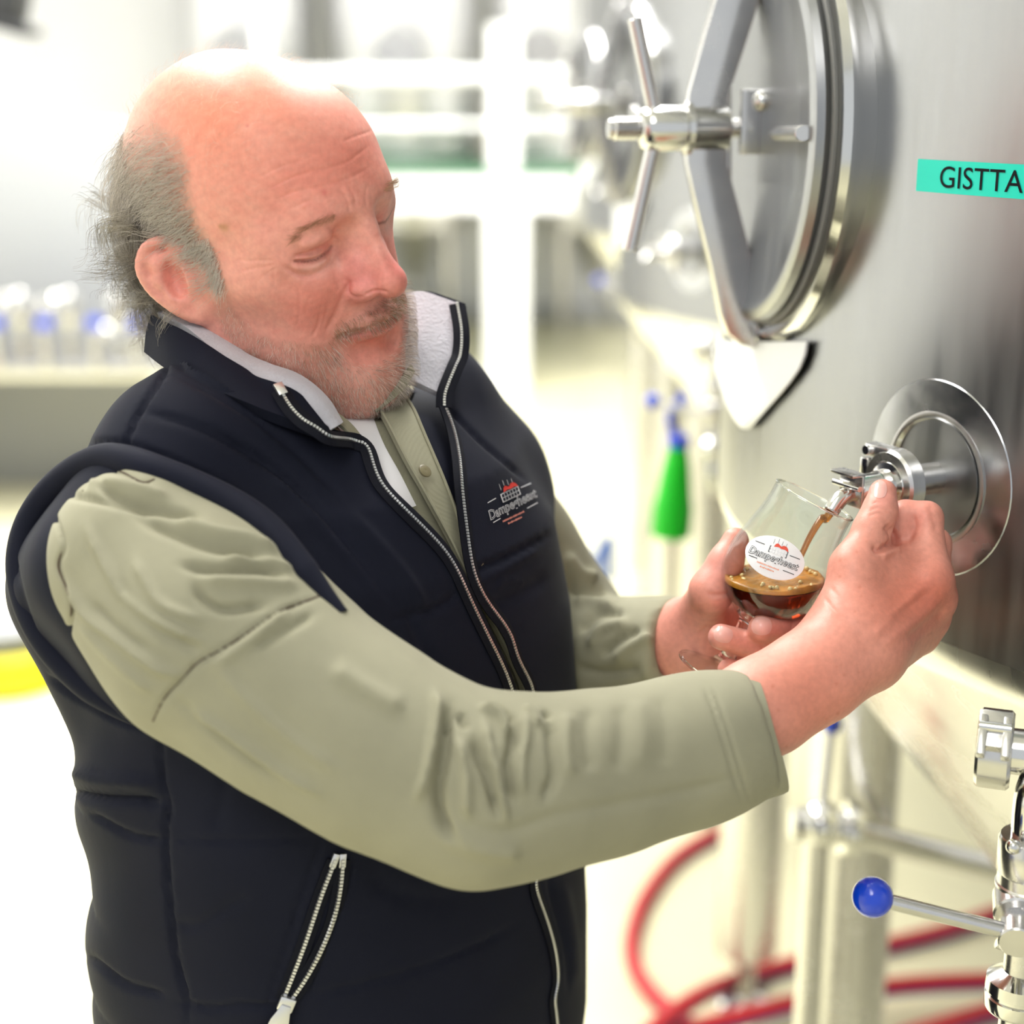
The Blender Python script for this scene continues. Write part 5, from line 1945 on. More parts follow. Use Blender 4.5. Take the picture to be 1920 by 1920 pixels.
# front zips
for nm, zp, sd in (('zip_near', ZIP_N[2:], 1), ('zip_far', ZIP_F[5:], -1), ('zip_low', ZIP_L, 1)):
    A, N = stroke(VTREE, zp, 6, 0.0015, 8)
    obj('zip_tape', wc(ribbon(A, N, 0.0060, 0.0018)), navy_tape, vest)
    obj('zip_teeth', wc(zip_row(A, N + np.array([0, 0, 0.0]))), silver_zip, vest)
    if nm == 'zip_near':
        ZN_A, ZN_N = A, N
    if nm == 'zip_far':
        ZF_A, ZF_N = A, N

# pocket zip
for off in (0, 1):
    zp = [(626, 1612), (600, 1680), (574, 1760), (548, 1830), (531, 1872)] if off == 0 else [(641, 1612), (634, 1680), (608, 1760), (574, 1830), (546, 1872)]
    A, N = stroke(VTREE, zp, 6, 0.0012, 4)
    obj('pocket_zip_teeth', wc(zip_row(A, N, 0.0023, 0.0030, 0.0013)), silver_zip, vest)
    obj('pocket_zip_tape', wc(ribbon(A, N, 0.0050, 0.0010)), navy_tape, vest)
    e = A[0]
    obj('zip_stop', wc(box(e, 0.0022, 0.0046, 0.0012, [unit(np.cross(A[3] - A[0], N[0])), unit(A[3] - A[0]), N[0]], bev=0.0004)), silver_zip, vest)
A, N = stroke(VTREE, [(538, 1876), (528, 1900), (514, 1935)], 4, 0.004, 2)
t_ = unit(A[-1] - A[0])
s_ = unit(np.cross(t_, N[0]))
obj('zip_slider', wc(join([box(A[0], 0.0052, 0.0050, 0.002, [s_, t_, N[0]], bev=0.001),
                           prism([(-0.003, 0), (0.003, 0), (0.0062, 0.012), (0.0070, 0.026), (0.003, 0.031), (-0.003, 0.031), (-0.0070, 0.026), (-0.0062, 0.012)], A[0] + N[0] * 0.0015, s_, t_, N[0], 0.0016, 0.0003)])), silver_zip, vest)

# shirt front inside the opening: placket, facing of the far panel, undershirts
G = between(BTREE, [(694, 742), (712, 800), (745, 870), (790, 950), (828, 1020), (860, 1085), (900, 1160), (950, 1260), (975, 1340)], [(748, 736), (768, 800), (802, 880), (830, 950), (850, 1010), (874, 1075), (912, 1140), (960, 1235), (995, 1330)], 5, 6, 0.010)
pk = obj('placket', wc(sheet(G, 0.004)), olive, shirt)
for ed in (0, -1):
    obj('placket_edge', wc(tube(G[:, ed] + np.array([0, 0, 0.001]), 0.0012, 6)), olive, pk)
for (x, y) in ((745, 905), (838, 1052)):
    p, n = ray_px(BTREE, x + 30, y, 0.012)
    obj('button', wc(lathe([(0, 0.001), (0.004, 0.001), (0.0048, 0.002), (0.0048, 0.003), (0.0036, 0.0036), (0, 0.003)], p, n, 16)), mat('olive_button', srgb(120, 112, 84), 0.4), pk)
G = between(BTREE, [(752, 700), (772, 800), (806, 880), (834, 950), (854, 1010), (878, 1075)], [(826, 742), (846, 812), (857, 872), (862, 925), (872, 1014), (884, 1078)], 5, 6, 0.006)
obj('far_facing', wc(sheet(G, 0.002)), navy, vest)
G = between(BTREE, [(622, 790), (660, 850), (700, 900), (750, 960)], [(690, 760), (712, 830), (745, 890), (775, 950)], 5, 5, 0.003)
obj('undershirt', wc(sheet(G, 0.002)), white_knit, shirt)
# collar of the vest
bot = [(290, 664, 1.100), (345, 704, 1.058), (420, 748, 1.030), (500, 788, 1.018), (560, 810, 1.023), (615, 830, 1.034)]
midr = [(294, 626, 1.102), (340, 656, 1.066), (420, 708, 1.041), (492, 752, 1.030), (548, 780, 1.030), (602, 808, 1.035)]
top = [(302, 598, 1.104), (345, 624, 1.072), (420, 684, 1.050), (472, 714, 1.042), (524, 729, 1.037), (566, 766, 1.037)]
obj('collar', wc(sheet(grid3([bot, midr, top], 8, 4), -0.008)), navy, vest)
fl_in = [(342, 590, 1.112), (395, 622, 1.090), (450, 672, 1.070), (500, 696, 1.062), (556, 717, 1.056), (602, 754, 1.052), (630, 800, 1.050)]
fl_mid = [(322, 592, 1.108), (372, 624, 1.079), (436, 678, 1.058), (486, 704, 1.050), (542, 722, 1.044), (590, 760, 1.042), (624, 806, 1.042)]
fl_out = [(300, 600, 1.106), (347, 627, 1.074), (421, 687, 1.052), (472, 717, 1.045), (526, 733, 1.040), (570, 770, 1.039), (612, 812, 1.040)]
obj('collar_lining', wc(sheet(grid3([fl_out, fl_mid, fl_in], 8, 4), -0.006)), fleece, vest)
zn = np.array([C(*p) for p in [(525, 732, 1.024), (544, 763, 1.017), (566, 786, 1.014), (592, 802, 1.014), (620, 820, 1.019)]])
kz = int(np.argmin(np.linalg.norm(pix(ZN_A) - np.array([655, 827]), axis=1)))
zn = catmull(np.concatenate([zn, ZN_A[kz:kz + 1] + np.array([0, 0, 0.003]), ZN_A[kz + 4:kz + 5] + np.array([0, 0, 0.0012])]), 8)
nn = np.tile(unit((0.25, 0.35, 0.9)), (len(zn), 1))
obj('zip_tape', wc(ribbon(zn, nn, 0.0060, 0.0018)), navy_tape, vest)
obj('zip_teeth', wc(zip_row(zn, nn)), silver_zip, vest)
obj('zip_top_stop', wc(box(zn[0] + nn[0] * 0.002, 0.003, 0.005, 0.0016, [unit(np.cross(zn[1] - zn[0], nn[0])), unit(zn[1] - zn[0]), nn[0]], bev=0.0005)), silver_zip, vest)
# far side of the collar, fleece turned to the camera
fb = [(752, 708, 1.128), (780, 716, 1.127), (806, 728, 1.128), (833, 740, 1.131)]
fm = [(752, 640, 1.150), (790, 640, 1.148), (828, 650, 1.148), (860, 664, 1.149)]
ft = [(748, 552, 1.180), (790, 546, 1.176), (825, 556, 1.172), (858, 568, 1.166)]
fg = grid3([fb, fm, ft], 8, 5)
obj('collar_lining', wc(sheet(fg, 0.006)), fleece, vest)
fo = fg + unit((0.55, 0.1, -0.8)) * 0.008
obj('collar', wc(sheet(fo, 0.006)), navy, vest)
zf = np.array([C(*p) for p in [(857, 570, 1.163), (865, 620, 1.153), (863, 664, 1.146), (852, 692, 1.138), (835, 736, 1.128)]])
zf = catmull(np.concatenate([zf, ZF_A[:1] + np.array([0, 0, 0.001])]), 8)
nf = np.tile(unit((0.1, 0.2, 0.95)), (len(zf), 1))
obj('zip_tape', wc(ribbon(zf, nf, 0.0060, 0.0018)), navy_tape, vest)
obj('zip_teeth', wc(zip_row(zf, nf)), silver_zip, vest)
# shirt collar tips
obj('shirt_collar', wc(sheet(grid3([[(578, 752, 1.066), (622, 784, 1.054), (650, 806, 1.050), (672, 834, 1.050)], [(610, 758, 1.072), (645, 782, 1.064), (668, 804, 1.060), (692, 838, 1.056)]], 6, 3), 0.002)), olive, shirt)
obj('shirt_collar', wc(sheet(grid3([[(696, 766, 1.092), (722, 738, 1.094), (748, 712, 1.100), (768, 684, 1.110)], [(706, 774, 1.090), (734, 752, 1.094), (758, 728, 1.101), (774, 698, 1.112)]], 6, 3), 0.002)), olive, shirt)

# trousers and shoes (below the frame)
hipw = W(from_torso([(0.0, 0, -0.56)]))[0]
Lw, Fw = wdir(TLv), wdir(TF)
Lw = unit(Lw * np.array([1, 1, 0]))
Fw = unit(Fw * np.array([1, 1, 0]))


def trousers_f(P):
    d = s_ell((P - hipw.astype(np.float32)) @ np.stack([Fw, Lw, UP]).T.astype(np.float32), (0, 0, -0.02), (0.125, 0.172, 0.13))
    for s in (-1, 1):
        h = hipw + Lw * s * 0.09 - UP * 0.06
        k = np.array([*(h[:2] + Fw[:2] * 0.02 + Lw[:2] * s * 0.02), hipw[2] * 0.52])
        a = np.array([*(h[:2] - Fw[:2] * 0.01 + Lw[:2] * s * 0.03), 0.08])
        d = smin(d, s_chain(P, [h, k, a], [0.092, 0.066, 0.056], 0.03), 0.05)
    return smax(d, (0.045 - P[:, 2]), 0.01)


V_, F_ = sdf_mesh(trousers_f, hipw - (0.3, 0.3, hipw[2] + 0.02), hipw + (0.3, 0.3, 0.12), 0.011)
trs = obj('trousers', (V_, F_), mat('dark_denim', srgb(38, 42, 58), 0.85, bump=0.1, bscale=500), person, angle=None)
leather = mat('black_leather', srgb(24, 22, 22), 0.4)
for s in (-1, 1):
    a = hipw + Lw * s * 0.12
    base_ = np.array([a[0], a[1], 0.0])
    f_ = lambda P: smax(smin(smin(s_ell((P - base_.astype(np.float32)) @ np.stack([Fw, Lw, UP]).T.astype(np.float32), (0.09, 0, 0.03), (0.135, 0.048, 0.05)), s_ell((P - base_.astype(np.float32)) @ np.stack([Fw, Lw, UP]).T.astype(np.float32), (-0.03, 0, 0.04), (0.065, 0.042, 0.06)), 0.03), s_cone(P, base_ + UP * 0.03, base_ + UP * 0.12, 0.045, 0.048), 0.03), 0.012 - P[:, 2], 0.004)
    V_, F_ = sdf_mesh(f_, base_ - (0.28, 0.28, 0.02), base_ + (0.28, 0.28, 0.2), 0.008)
    sh = obj('shoe', (V_, F_), leather, person, angle=None)
    G = [(0.235, 0.0), (0.21, 0.035), (0.12, 0.05), (0.02, 0.042), (-0.06, 0.044), (-0.10, 0.02), (-0.105, 0), (-0.10, -0.02), (-0.06, -0.044), (0.02, -0.042), (0.12, -0.05), (0.21, -0.035)]
    obj('sole', prism(G, base_, Fw, Lw, UP, 0.022, 0.003), dark_rubber, sh)
# ------------------------------------------------------------------ hands
def cp(*t):
    return [C(a, b, d) for (a, b, d) in t]


def right_hand_f(P):
    d = s_chain(P, cp((1300, 1380, 1.005), (1437, 1322, 1.035), (1530, 1265, 1.050), (1604, 1212, 1.062)), [0.0310, 0.0285, 0.0280, 0.0280], 0.02)
    hand = s_cone(P, C(1612, 1195, 1.066), C(1745, 1088, 1.086), 0.0230, 0.0140)
    hand = smin(hand, s_cone(P, C(1622, 1205, 1.072), C(1752, 1122, 1.102), 0.0230, 0.0140), 0.014)
    hand = smin(hand, s_cone(P, C(1630, 1216, 1.080), C(1742, 1158, 1.114), 0.0210, 0.0135), 0.014)
    hand = smin(hand, s_cone(P, C(1634, 1226, 1.086), C(1722, 1194, 1.118), 0.0190, 0.0120), 0.014)
    d = smin(d, hand, 0.025)
    # thumb
    th = s_cone(P, C(1584, 1172, 1.060), C(1602, 1066, 1.070), 0.0185, 0.0155)
    d = smin(d, th, 0.020)
    d = smin(d, s_ell(P, C(1650, 1098, 1.080), (0.022, 0.022, 0.014)), 0.016)      # web muscle
    d = smin(d, s_cone(P, C(1640, 1060, 1.084), C(1716, 1052, 1.096), 0.012, 0.012), 0.014)
    d = smin(d, s_cone(P, C(1665, 1012, 1.106), C(1700, 1022, 1.108), 0.010, 0.010), 0.010)
    t2 = s_chain(P, cp((1602, 1066, 1.070), (1636, 990, 1.078), (1650, 958, 1.082), (1655, 924, 1.088)), [0.0150, 0.0118, 0.0110, 0.0094], 0.006)
    d = smin(d, t2, 0.010)
    # fingers
    ix = s_chain(P, cp((1745, 1088, 1.086), (1737, 972, 1.098)), [0.0132, 0.0108], 0.006)
    ix = smin(ix, s_chain(P, cp((1737, 970, 1.098), (1698, 966, 1.102), (1678, 990, 1.100)), [0.0106, 0.0096, 0.0084], 0.006), 0.005)
    d = smin(d, ix, 0.010)
    for pts, r in (([(1752, 1122, 1.102), (1752, 1020, 1.120), (1712, 1016, 1.126), (1698, 1045, 1.118)], 0.0128), ([(1742, 1158, 1.114), (1742, 1078, 1.136), (1708, 1082, 1.138), (1694, 1108, 1.128)], 0.0120),
                   ([(1722, 1194, 1.118), (1722, 1136, 1.142), (1696, 1140, 1.142), (1686, 1160, 1.132)], 0.0106)):
        f = s_chain(P, cp(*pts), [r, r * 0.84, r * 0.78, r * 0.68], 0.006)
        d = smin(d, f, 0.007)
    # knuckles
    for p in ((1746, 1082, 1.076), (1757, 1122, 1.094)):
        d = smin(d, s_ell(P, C(*p), (0.0085, 0.0085, 0.0085)), 0.012)
    return d


def hand_mesh(f, lo, hi, h):
    V, F = sdf_mesh(f, lo, hi, h)
    V, F = subdivide(V, F)
    V = relax(V, F, 1, 0.4)
    return V, F


a_, b_ = C(1290, 1420, 1.0), C(1800, 880, 1.16)
lo = np.minimum(a_, b_) - 0.045
hi = np.maximum(a_, b_) + 0.045
RV, RF = hand_mesh(right_hand_f, lo, hi, 0.0021)
RV = carve(RV, vert_normals(RV, RF), [
    ([(1630, 958), (1645, 952), (1662, 957), (1676, 962)], 2.6, 0.0006), ([(1628, 968), (1645, 962), (1664, 968)], 2.6, 0.0006), ([(1634, 944), (1648, 941), (1662, 945)], 2.4, 0.0005),
    ([(1636, 1022), (1648, 1032), (1660, 1026), (1676, 1018), (1692, 1012)], 6, 0.0034), ([(1650, 1044), (1668, 1036), (1690, 1030)], 8, -0.0022),
    ([(1660, 985), (1674, 1000), (1684, 1015)], 8, 0.0030),
    ([(1712, 965), (1716, 990), (1700, 1020)], 5, 0.0010), ([(1742, 948), (1752, 975), (1756, 1000)], 6, 0.0008),
    ([(1630, 1200), (1680, 1150), (1740, 1090)], 9, -0.0012), ([(1650, 1215), (1710, 1170), (1765, 1120)], 10, -0.0012), ([(1645, 1180), (1700, 1140), (1745, 1110)], 9, 0.0010), ([(1700, 1200), (1745, 1165), (1775, 1140)], 9, 0.0010),
    ([(1560, 1150), (1600, 1180), (1640, 1230)], 12, 0.0008), ([(1545, 1120), (1570, 1150), (1600, 1165)], 4, 0.0005), ([(1555, 1100), (1580, 1125), (1600, 1135)], 4, 0.0004)], facing=0.0)
# knuckle swell
RTREE = bvh(RV, RF)


def left_hand_f(P):
    d = s_chain(P, cp((1200, 1232, 1.25), (1262, 1214, 1.203), (1290, 1206, 1.186)), [0.027, 0.0262, 0.0265], 0.02)
    palm = s_cone(P, C(1300, 1200, 1.187), C(1395, 1128, 1.188), 0.0250, 0.0140)
    palm = smin(palm, s_cone(P, C(1305, 1215, 1.191), C(1405, 1175, 1.200), 0.0240, 0.0135), 0.014)
    palm = smin(palm, s_cone(P, C(1305, 1228, 1.193), C(1395, 1225, 1.204), 0.0230, 0.0130), 0.014)
    d = smin(d, palm, 0.022)
    # thumb
    d = smin(d, s_cone(P, C(1300, 1176, 1.176), C(1334, 1108, 1.132), 0.0190, 0.0145), 0.018)
    d = smin(d, s_chain(P, cp((1334, 1108, 1.124), (1360, 1056, 1.128), (1379, 1014, 1.132)), [0.0145, 0.0118, 0.0096], 0.006), 0.010)
    # index behind the bowl, middle, ring and little finger round the stem
    for pts, r in (([(1395, 1128, 1.188), (1490, 1110, 1.186), (1535, 1128, 1.172), (1545, 1150, 1.160)], 0.0128),
                   ([(1405, 1175, 1.200), (1505, 1160, 1.178), (1520, 1172, 1.142), (1492, 1176, 1.114), (1428, 1178, 1.096)], 0.0126),
                   ([(1395, 1225, 1.204), (1478, 1228, 1.178), (1482, 1228, 1.142), (1440, 1218, 1.114), (1352, 1194, 1.104)], 0.0122),
                   ([(1370, 1262, 1.198), (1440, 1272, 1.168), (1446, 1272, 1.140), (1410, 1268, 1.118), (1366, 1256, 1.112)], 0.0106)):
        n = len(pts)
        rad = [r, r * 0.92, r * 0.88, r * 0.82, r * 0.74][:n] if n == 5 else [r, r * 0.9, r * 0.82, r * 0.72]
        d = smin(d, s_chain(P, cp(*pts), rad, 0.006), 0.007)
    return d


a_, b_ = C(1190, 1290, 1.23), C(1570, 985, 1.09)
lo = np.minimum(a_, b_) - 0.035
hi = np.maximum(a_, b_) + 0.035
QV, QF = hand_mesh(left_hand_f, lo, hi, 0.0023)
QV = carve(QV, vert_normals(QV, QF), [
    ([(1325, 1112), (1340, 1116), (1362, 1114), (1385, 1112)], 4, 0.0016), ([(1300, 1150), (1320, 1140), (1340, 1145)], 6, 0.0008), ([(1310, 1190), (1330, 1175), (1345, 1180)], 5, 0.0010),
    ([(1480, 1150), (1486, 1168), (1482, 1186)], 3, 0.0006), ([(1428, 1205), (1430, 1220), (1424, 1232)], 3, 0.0006)], facing=0.0)
LTREE = bvh(QV, QF)


# ---- nails
def nail(tree, px, py, ax, ay, w, h):
    """nail plate: centred on a pixel, ax = width direction in px, ay = length direction toward the tip"""
    ax, ay = unit(ax), unit(ay)
    n = 9
    G = np.zeros((n, n, 3))
    for i in range(n):
        for j in range(n):
            u, v = i / (n - 1) * 2 - 1, j / (n - 1) * 2 - 1
            # rounded outline
            uu = u * math.sqrt(1 - 0.42 * v * v)
            vv = v * math.sqrt(1 - 0.42 * u * u)
            x, y = px + ax[0] * uu * w + ay[0] * vv * h, py + ax[1] * uu * w + ay[1] * vv * h
            lift = 0.0009 - 0.0007 * max(abs(u), abs(v)) ** 4
            G[i, j] = ray_px(tree, x, y, lift)[0]
    for _ in range(2):
        G[1:-1, 1:-1] = (G[1:-1, 1:-1] * 2 + G[:-2, 1:-1] + G[2:, 1:-1] + G[1:-1, :-2] + G[1:-1, 2:]) / 6
    return sheet(G, 0.0)


NAILS = [nail(RTREE, 1648, 917, (1, 0.12), (0.05, -1), 15, 17), nail(LTREE, 1428, 1174, (-0.05, 1), (-1, -0.05), 17, 19), nail(LTREE, 1356, 1190, (-0.3, 1), (-1, -0.3), 15, 18)]


def hand_colors(V, right):
    c = np.tile(np.array(srgb(221, 150, 132)), (len(V), 1))
    Q = pix(V)
    def sp(x, y, r, col, k):
        nonlocal c
        c = blend(c, k * np.exp(-((Q[:, 0] - x) ** 2 + (Q[:, 1] - y) ** 2) / r ** 2), srgb(*col))
    if right:
        sp(1700, 1130, 80, (206, 112, 86), 0.6)
        sp(1755, 1110, 45, (206, 102, 80), 0.5)
        sp(1520, 1300, 90, (212, 126, 102), 0.6)
        sp(1655, 930, 25, (226, 150, 138), 0.6)
        sp(1725, 965, 30, (222, 140, 126), 0.6)
        for _ in range(70):
            sp(rng.uniform(1440, 1760), rng.uniform(1000, 1400), rng.uniform(1.5, 3.5), (184, 96, 70), rng.uniform(0.15, 0.45))
    else:
        sp(1310, 1200, 60, (232, 158, 150), 0.6)
        sp(1345, 1060, 40, (230, 150, 140), 0.5)
        sp(1480, 1175, 40, (220, 138, 128), 0.6)
        sp(1420, 1230, 50, (224, 146, 136), 0.5)
    return c


# ------------------------------------------------------------------ one body mesh: head, neck, forearms, hands
skin = mat('skin', (0.8, 0.5, 0.4), 0.43, sss=0.10, attr='col', bump=0.16, bscale=900, var=0.09, vscale=260)
Vb = np.concatenate([HV, RV, QV])
Fb = np.concatenate([HFc, RF + len(HV), QF + len(HV) + len(RV)])
Cb = np.concatenate([HCOL, hand_colors(RV, True), hand_colors(QV, False)])
body = obj('body', (W(Vb), Fb), skin, person, angle=None, cols=Cb)
nail_mat = mat('nail', srgb(231, 174, 164), 0.30, coat=0.2, sss=0.1)
for nv in NAILS:
    obj('fingernail', wc(nv), nail_mat, body, angle=None)
# ------------------------------------------------------------------ hair, beard, brows
hair_mat = mat('hair', (0.5, 0.5, 0.5), 0.5, attr='col')
for nm, hh, lb in (('hair', HAIR, 'grey curly hair around the bald crown'), ('beard', BEARD, 'short grey stubble beard'), ('eyebrows', BROW, 'thin fair eyebrows')):
    o = obj(nm, (W(hh[0]), hh[1]), hair_mat, body, angle=None, cols=hh[2])
    o['label'] = lb
    o['kind'] = 'stuff'

# ------------------------------------------------------------------ tulip glass with dark beer
GA = unit((0.44, 0.865, 0.20))
GRIM = C(1527, 937, 1.100)
gp = [(0.0292, 0.0), (0.0290, -0.004), (0.0292, -0.012), (0.0305, -0.022), (0.0330, -0.034), (0.0355, -0.046), (0.0366, -0.055), (0.0360, -0.064), (0.0338, -0.072), (0.0292, -0.080), (0.0215, -0.087), (0.0130, -0.0925), (0.0075, -0.096),
      (0.0056, -0.101), (0.0050, -0.111), (0.0052, -0.121), (0.0066, -0.128), (0.0120, -0.1335), (0.0240, -0.1375), (0.0300, -0.1392), (0.0308, -0.1400), (0.0300, -0.1412), (0.0, -0.1412)]


def smooth_prof(p, n=4):
    P = catmull([(a, b, 0) for a, b in p], n)
    return [(max(a, 0.0), b) for a, b, _ in P]


tw = 0.0012
inn = [(max(r - tw, 0.0), h) for r, h in smooth_prof(gp[:12])]
inner = [(r, h) for r, h in inn if h > -0.0895] + [(0.009, -0.0905), (0.0, -0.0912)]
bowl_out = smooth_prof(gp[:13])
bowl = bowl_out[::-1] + [(0.0288, 0.0006)] + inner
stem_p = [(0.0, -0.0913), (0.0088, -0.0909)] + [p for p in smooth_prof(gp[11:17]) if p[1] < -0.0935] + [(0.0, -0.1285)]
foot_p = [(0.0, -0.1290)] + smooth_prof(gp[16:21]) + [(0.0300, -0.1415), (0.0, -0.1415)]
GW, GAW = W(GRIM)[0], wdir(GA)
gl = bpy.data.materials.new('clear_glass')
gl.use_nodes = True
pg_ = gl.node_tree.nodes['Principled BSDF']
pg_.inputs['Base Color'].default_value = (0.99, 1.0, 0.995, 1)
pg_.inputs['Roughness'].default_value = 0.0
pg_.inputs['IOR'].default_value = 1.46
pg_.inputs['Transmission Weight'].default_value = 1.0
tg = bpy.data.materials.new('thin_glass')
tg.use_nodes = True
nt = tg.node_tree
nt.nodes.remove(nt.nodes['Principled BSDF'])
lw = nt.nodes.new('ShaderNodeLayerWeight')
lw.inputs['Blend'].default_value = 0.5
pw = nt.nodes.new('ShaderNodeMath')
pw.operation = 'POWER'
pw.inputs[1].default_value = 4.0
nt.links.new(lw.outputs['Facing'], pw.inputs[0])
fr = nt.nodes.new('ShaderNodeMath')
fr.operation = 'MULTIPLY_ADD'
fr.inputs[1].default_value = 0.80
fr.inputs[2].default_value = 0.035
nt.links.new(pw.outputs[0], fr.inputs[0])
tr = nt.nodes.new('ShaderNodeBsdfTransparent')
tr.inputs['Color'].default_value = (0.97, 0.985, 0.98, 1)
gs = nt.nodes.new('ShaderNodeBsdfGlossy')
gs.inputs['Roughness'].default_value = 0.01
mxs = nt.nodes.new('ShaderNodeMixShader')
nt.links.new(fr.outputs[0], mxs.inputs['Fac'])
nt.links.new(tr.outputs['BSDF'], mxs.inputs[1])
nt.links.new(gs.outputs['BSDF'], mxs.inputs[2])
nt.links.new(mxs.outputs['Shader'], nt.nodes['Material Output'].inputs['Surface'])
base_g = GW - GAW * 0.1415
glass = empty('beer_glass', tuple(base_g), 'tilted tulip shaped stem glass half full of dark beer, with a white oval sticker', 'glass')
obj('bowl', lathe(bowl, GW, GAW, 72, cap=False), tg, glass, angle=None)
obj('stem', lathe(stem_p[::-1], GW, GAW, 40, cap=False), gl, glass, angle=60)
obj('foot', lathe(foot_p[::-1], GW, GAW, 72, cap=False), tg, glass, angle=60)
obj('foot_rim', tube([GW - GAW * 0.1402 + 0.0303 * (frame(GAW)[0] * math.cos(t) + frame(GAW)[1] * math.sin(t)) for t in np.linspace(0, 2 * math.pi, 73)[:-1]], 0.0011, 8, closed=True), gl, glass)
obj('rim', tube([GW + 0.0290 * (frame(GAW)[0] * math.cos(t) + frame(GAW)[1] * math.sin(t)) for t in np.linspace(0, 2 * math.pi, 73)[:-1]], 0.0007, 8, closed=True), gl, glass)
# outer surface in the camera frame for laying the sticker on
ov = lathe(smooth_prof(gp[:13]), GRIM, GA, 72, cap=False)
OTREE = bvh(ov[0], ov[1])


def cut_body(prof, z0, z1=None):
    V, F = lathe(prof, GW, GAW, 64, cap=False)
    bm = bmesh.new()
    vv = [bm.verts.new(v) for v in V]
    for f in F:
        try:
            bm.faces.new([vv[i] for i in dict.fromkeys(f)])
        except ValueError:
            pass
    bmesh.ops.remove_doubles(bm, verts=bm.verts[:], dist=1e-6)
    for z, nrm in ((z0, (0, 0, 1)),) + (((z1, (0, 0, -1)),) if z1 is not None else ()):
        r = bmesh.ops.bisect_plane(bm, geom=bm.verts[:] + bm.edges[:] + bm.faces[:], plane_co=(0, 0, z), plane_no=nrm, clear_outer=True)
        ed = [e for e in r['geom_cut'] if isinstance(e, bmesh.types.BMEdge)]
        bmesh.ops.contextual_create(bm, geom=ed)
    bmesh.ops.recalc_face_normals(bm, faces=bm.faces[:])
    bm.verts.index_update()
    V = np.array([v.co[:] for v in bm.verts])
    F = [[v.index for v in f.verts] for f in bm.faces]
    bm.free()
    return V, F


lvl = w1(1470, 1084, 1.120)[2]
lp_ = [(max(r - 0.0004, 0.0), h) for r, h in inner]
beer = bpy.data.materials.new('dark_beer')
beer.use_nodes = True
pb = beer.node_tree.nodes['Principled BSDF']
pb.inputs['Base Color'].default_value = (0.62, 0.26, 0.05, 1)
pb.inputs['Roughness'].default_value = 0.02
pb.inputs['IOR'].default_value = 1.34
pb.inputs['Transmission Weight'].default_value = 1.0
va = beer.node_tree.nodes.new('ShaderNodeVolumeAbsorption')
va.inputs['Color'].default_value = (0.62, 0.22, 0.03, 1)
va.inputs['Density'].default_value = 85.0
beer.node_tree.links.new(va.outputs['Volume'], beer.node_tree.nodes['Material Output'].inputs['Volume'])
liquid = empty('beer', tuple(GW - GAW * 0.1), 'dark brown beer swirling in the tilted glass', 'beer')
obj('liquid', cut_body(lp_, lvl), beer, liquid, angle=50)
foam = mat('beer_foam', srgb(186, 124, 44), 0.30, sss=0.2, var=0.6, vscale=70, bump=0.6, bscale=200)
fv, ff = cut_body([(max(r - 0.0008, 0.0), h) for r, h in inner], lvl + 0.0016, lvl + 0.0002)
rim = fv[np.abs(fv[:, 2] - fv[:, 2].max()) < 1e-4]
fc = rim.mean(0)
an_ = np.arctan2(rim[:, 1] - fc[1], rim[:, 0] - fc[0])
od = np.argsort(an_)
an_s, rr_s = an_[od], np.hypot(rim[od, 0] - fc[0], rim[od, 1] - fc[1])
Vf, Ff = [], []
NR, NT = 14, 72
for i in range(NR + 1):
    for j in range(NT):
        t = -math.pi + 2 * math.pi * j / NT
        r = np.interp(t, an_s, rr_s, period=2 * math.pi) * i / NR * 0.985
        x, y = fc[0] + r * math.cos(t), fc[1] + r * math.sin(t)
        swirl = math.sin(3.0 * t + 130 * r) * 0.5 + math.sin(5 * t - 210 * r + 1.0) * 0.3
        h = 0.0012 + 0.0022 * max(0, swirl + 0.35) * (0.35 + 0.65 * i / NR) + 0.0006 * math.sin(900 * x) * math.sin(800 * y)
        Vf.append((x, y, fc[2] + h))
for i in range(NR):
    for j in range(NT):
        k = (j + 1) % NT
        Ff.append([i * NT + j, (i + 1) * NT + j, (i + 1) * NT + k, i * NT + k])
nb_ = len(Vf)
for j in range(NT):
    t = -math.pi + 2 * math.pi * j / NT
    r = np.interp(t, an_s, rr_s, period=2 * math.pi) * 0.985
    Vf.append((fc[0] + r * math.cos(t), fc[1] + r * math.sin(t), fc[2] - 0.0012))
for j in range(NT):
    k = (j + 1) % NT
    Ff.append([NR * NT + j, nb_ + j, nb_ + k, NR * NT + k])
obj('foam', (np.array(Vf), Ff), foam, liquid, angle=None)
cream = mat('cream_bubbles', srgb(232, 208, 150), 0.4)
for k in range(34):
    a = rng.uniform(0, 6.28)
    rr = np.interp((a + math.pi) % (2 * math.pi) - math.pi, an_s, rr_s, period=2 * math.pi) * rng.uniform(0.6, 0.95)
    obj('foam_bubble', sphere(fc + np.array([rr * math.cos(a), rr * math.sin(a), 0.0022]), rng.uniform(0.0007, 0.0018), 10, 6), cream, liquid)
# pouring stream
e0 = SPOUT_END - SPOUT_DIR * 0.003
e1 = w1(1500, 1046, 1.108)
st = [e0, e0 + SPOUT_DIR * 0.010]
for t in (0.35, 0.7, 1.0):
    p = e0 + (e1 - e0) * t
    p = p + np.array([0, 0, 0.006 * math.sin(math.pi * t)])
    st.append(p)
stream_m = mat('beer_stream', srgb(206, 128, 30), 0.05, trans=0.75, ior=1.34)
pst = catmull(st, 8)
obj('stream', tube(pst, np.interp(np.linspace(0, 1, len(pst)), [0, .3, 1], [0.0036, 0.0030, 0.0021]), 14, flat=0.8), stream_m, liquid)


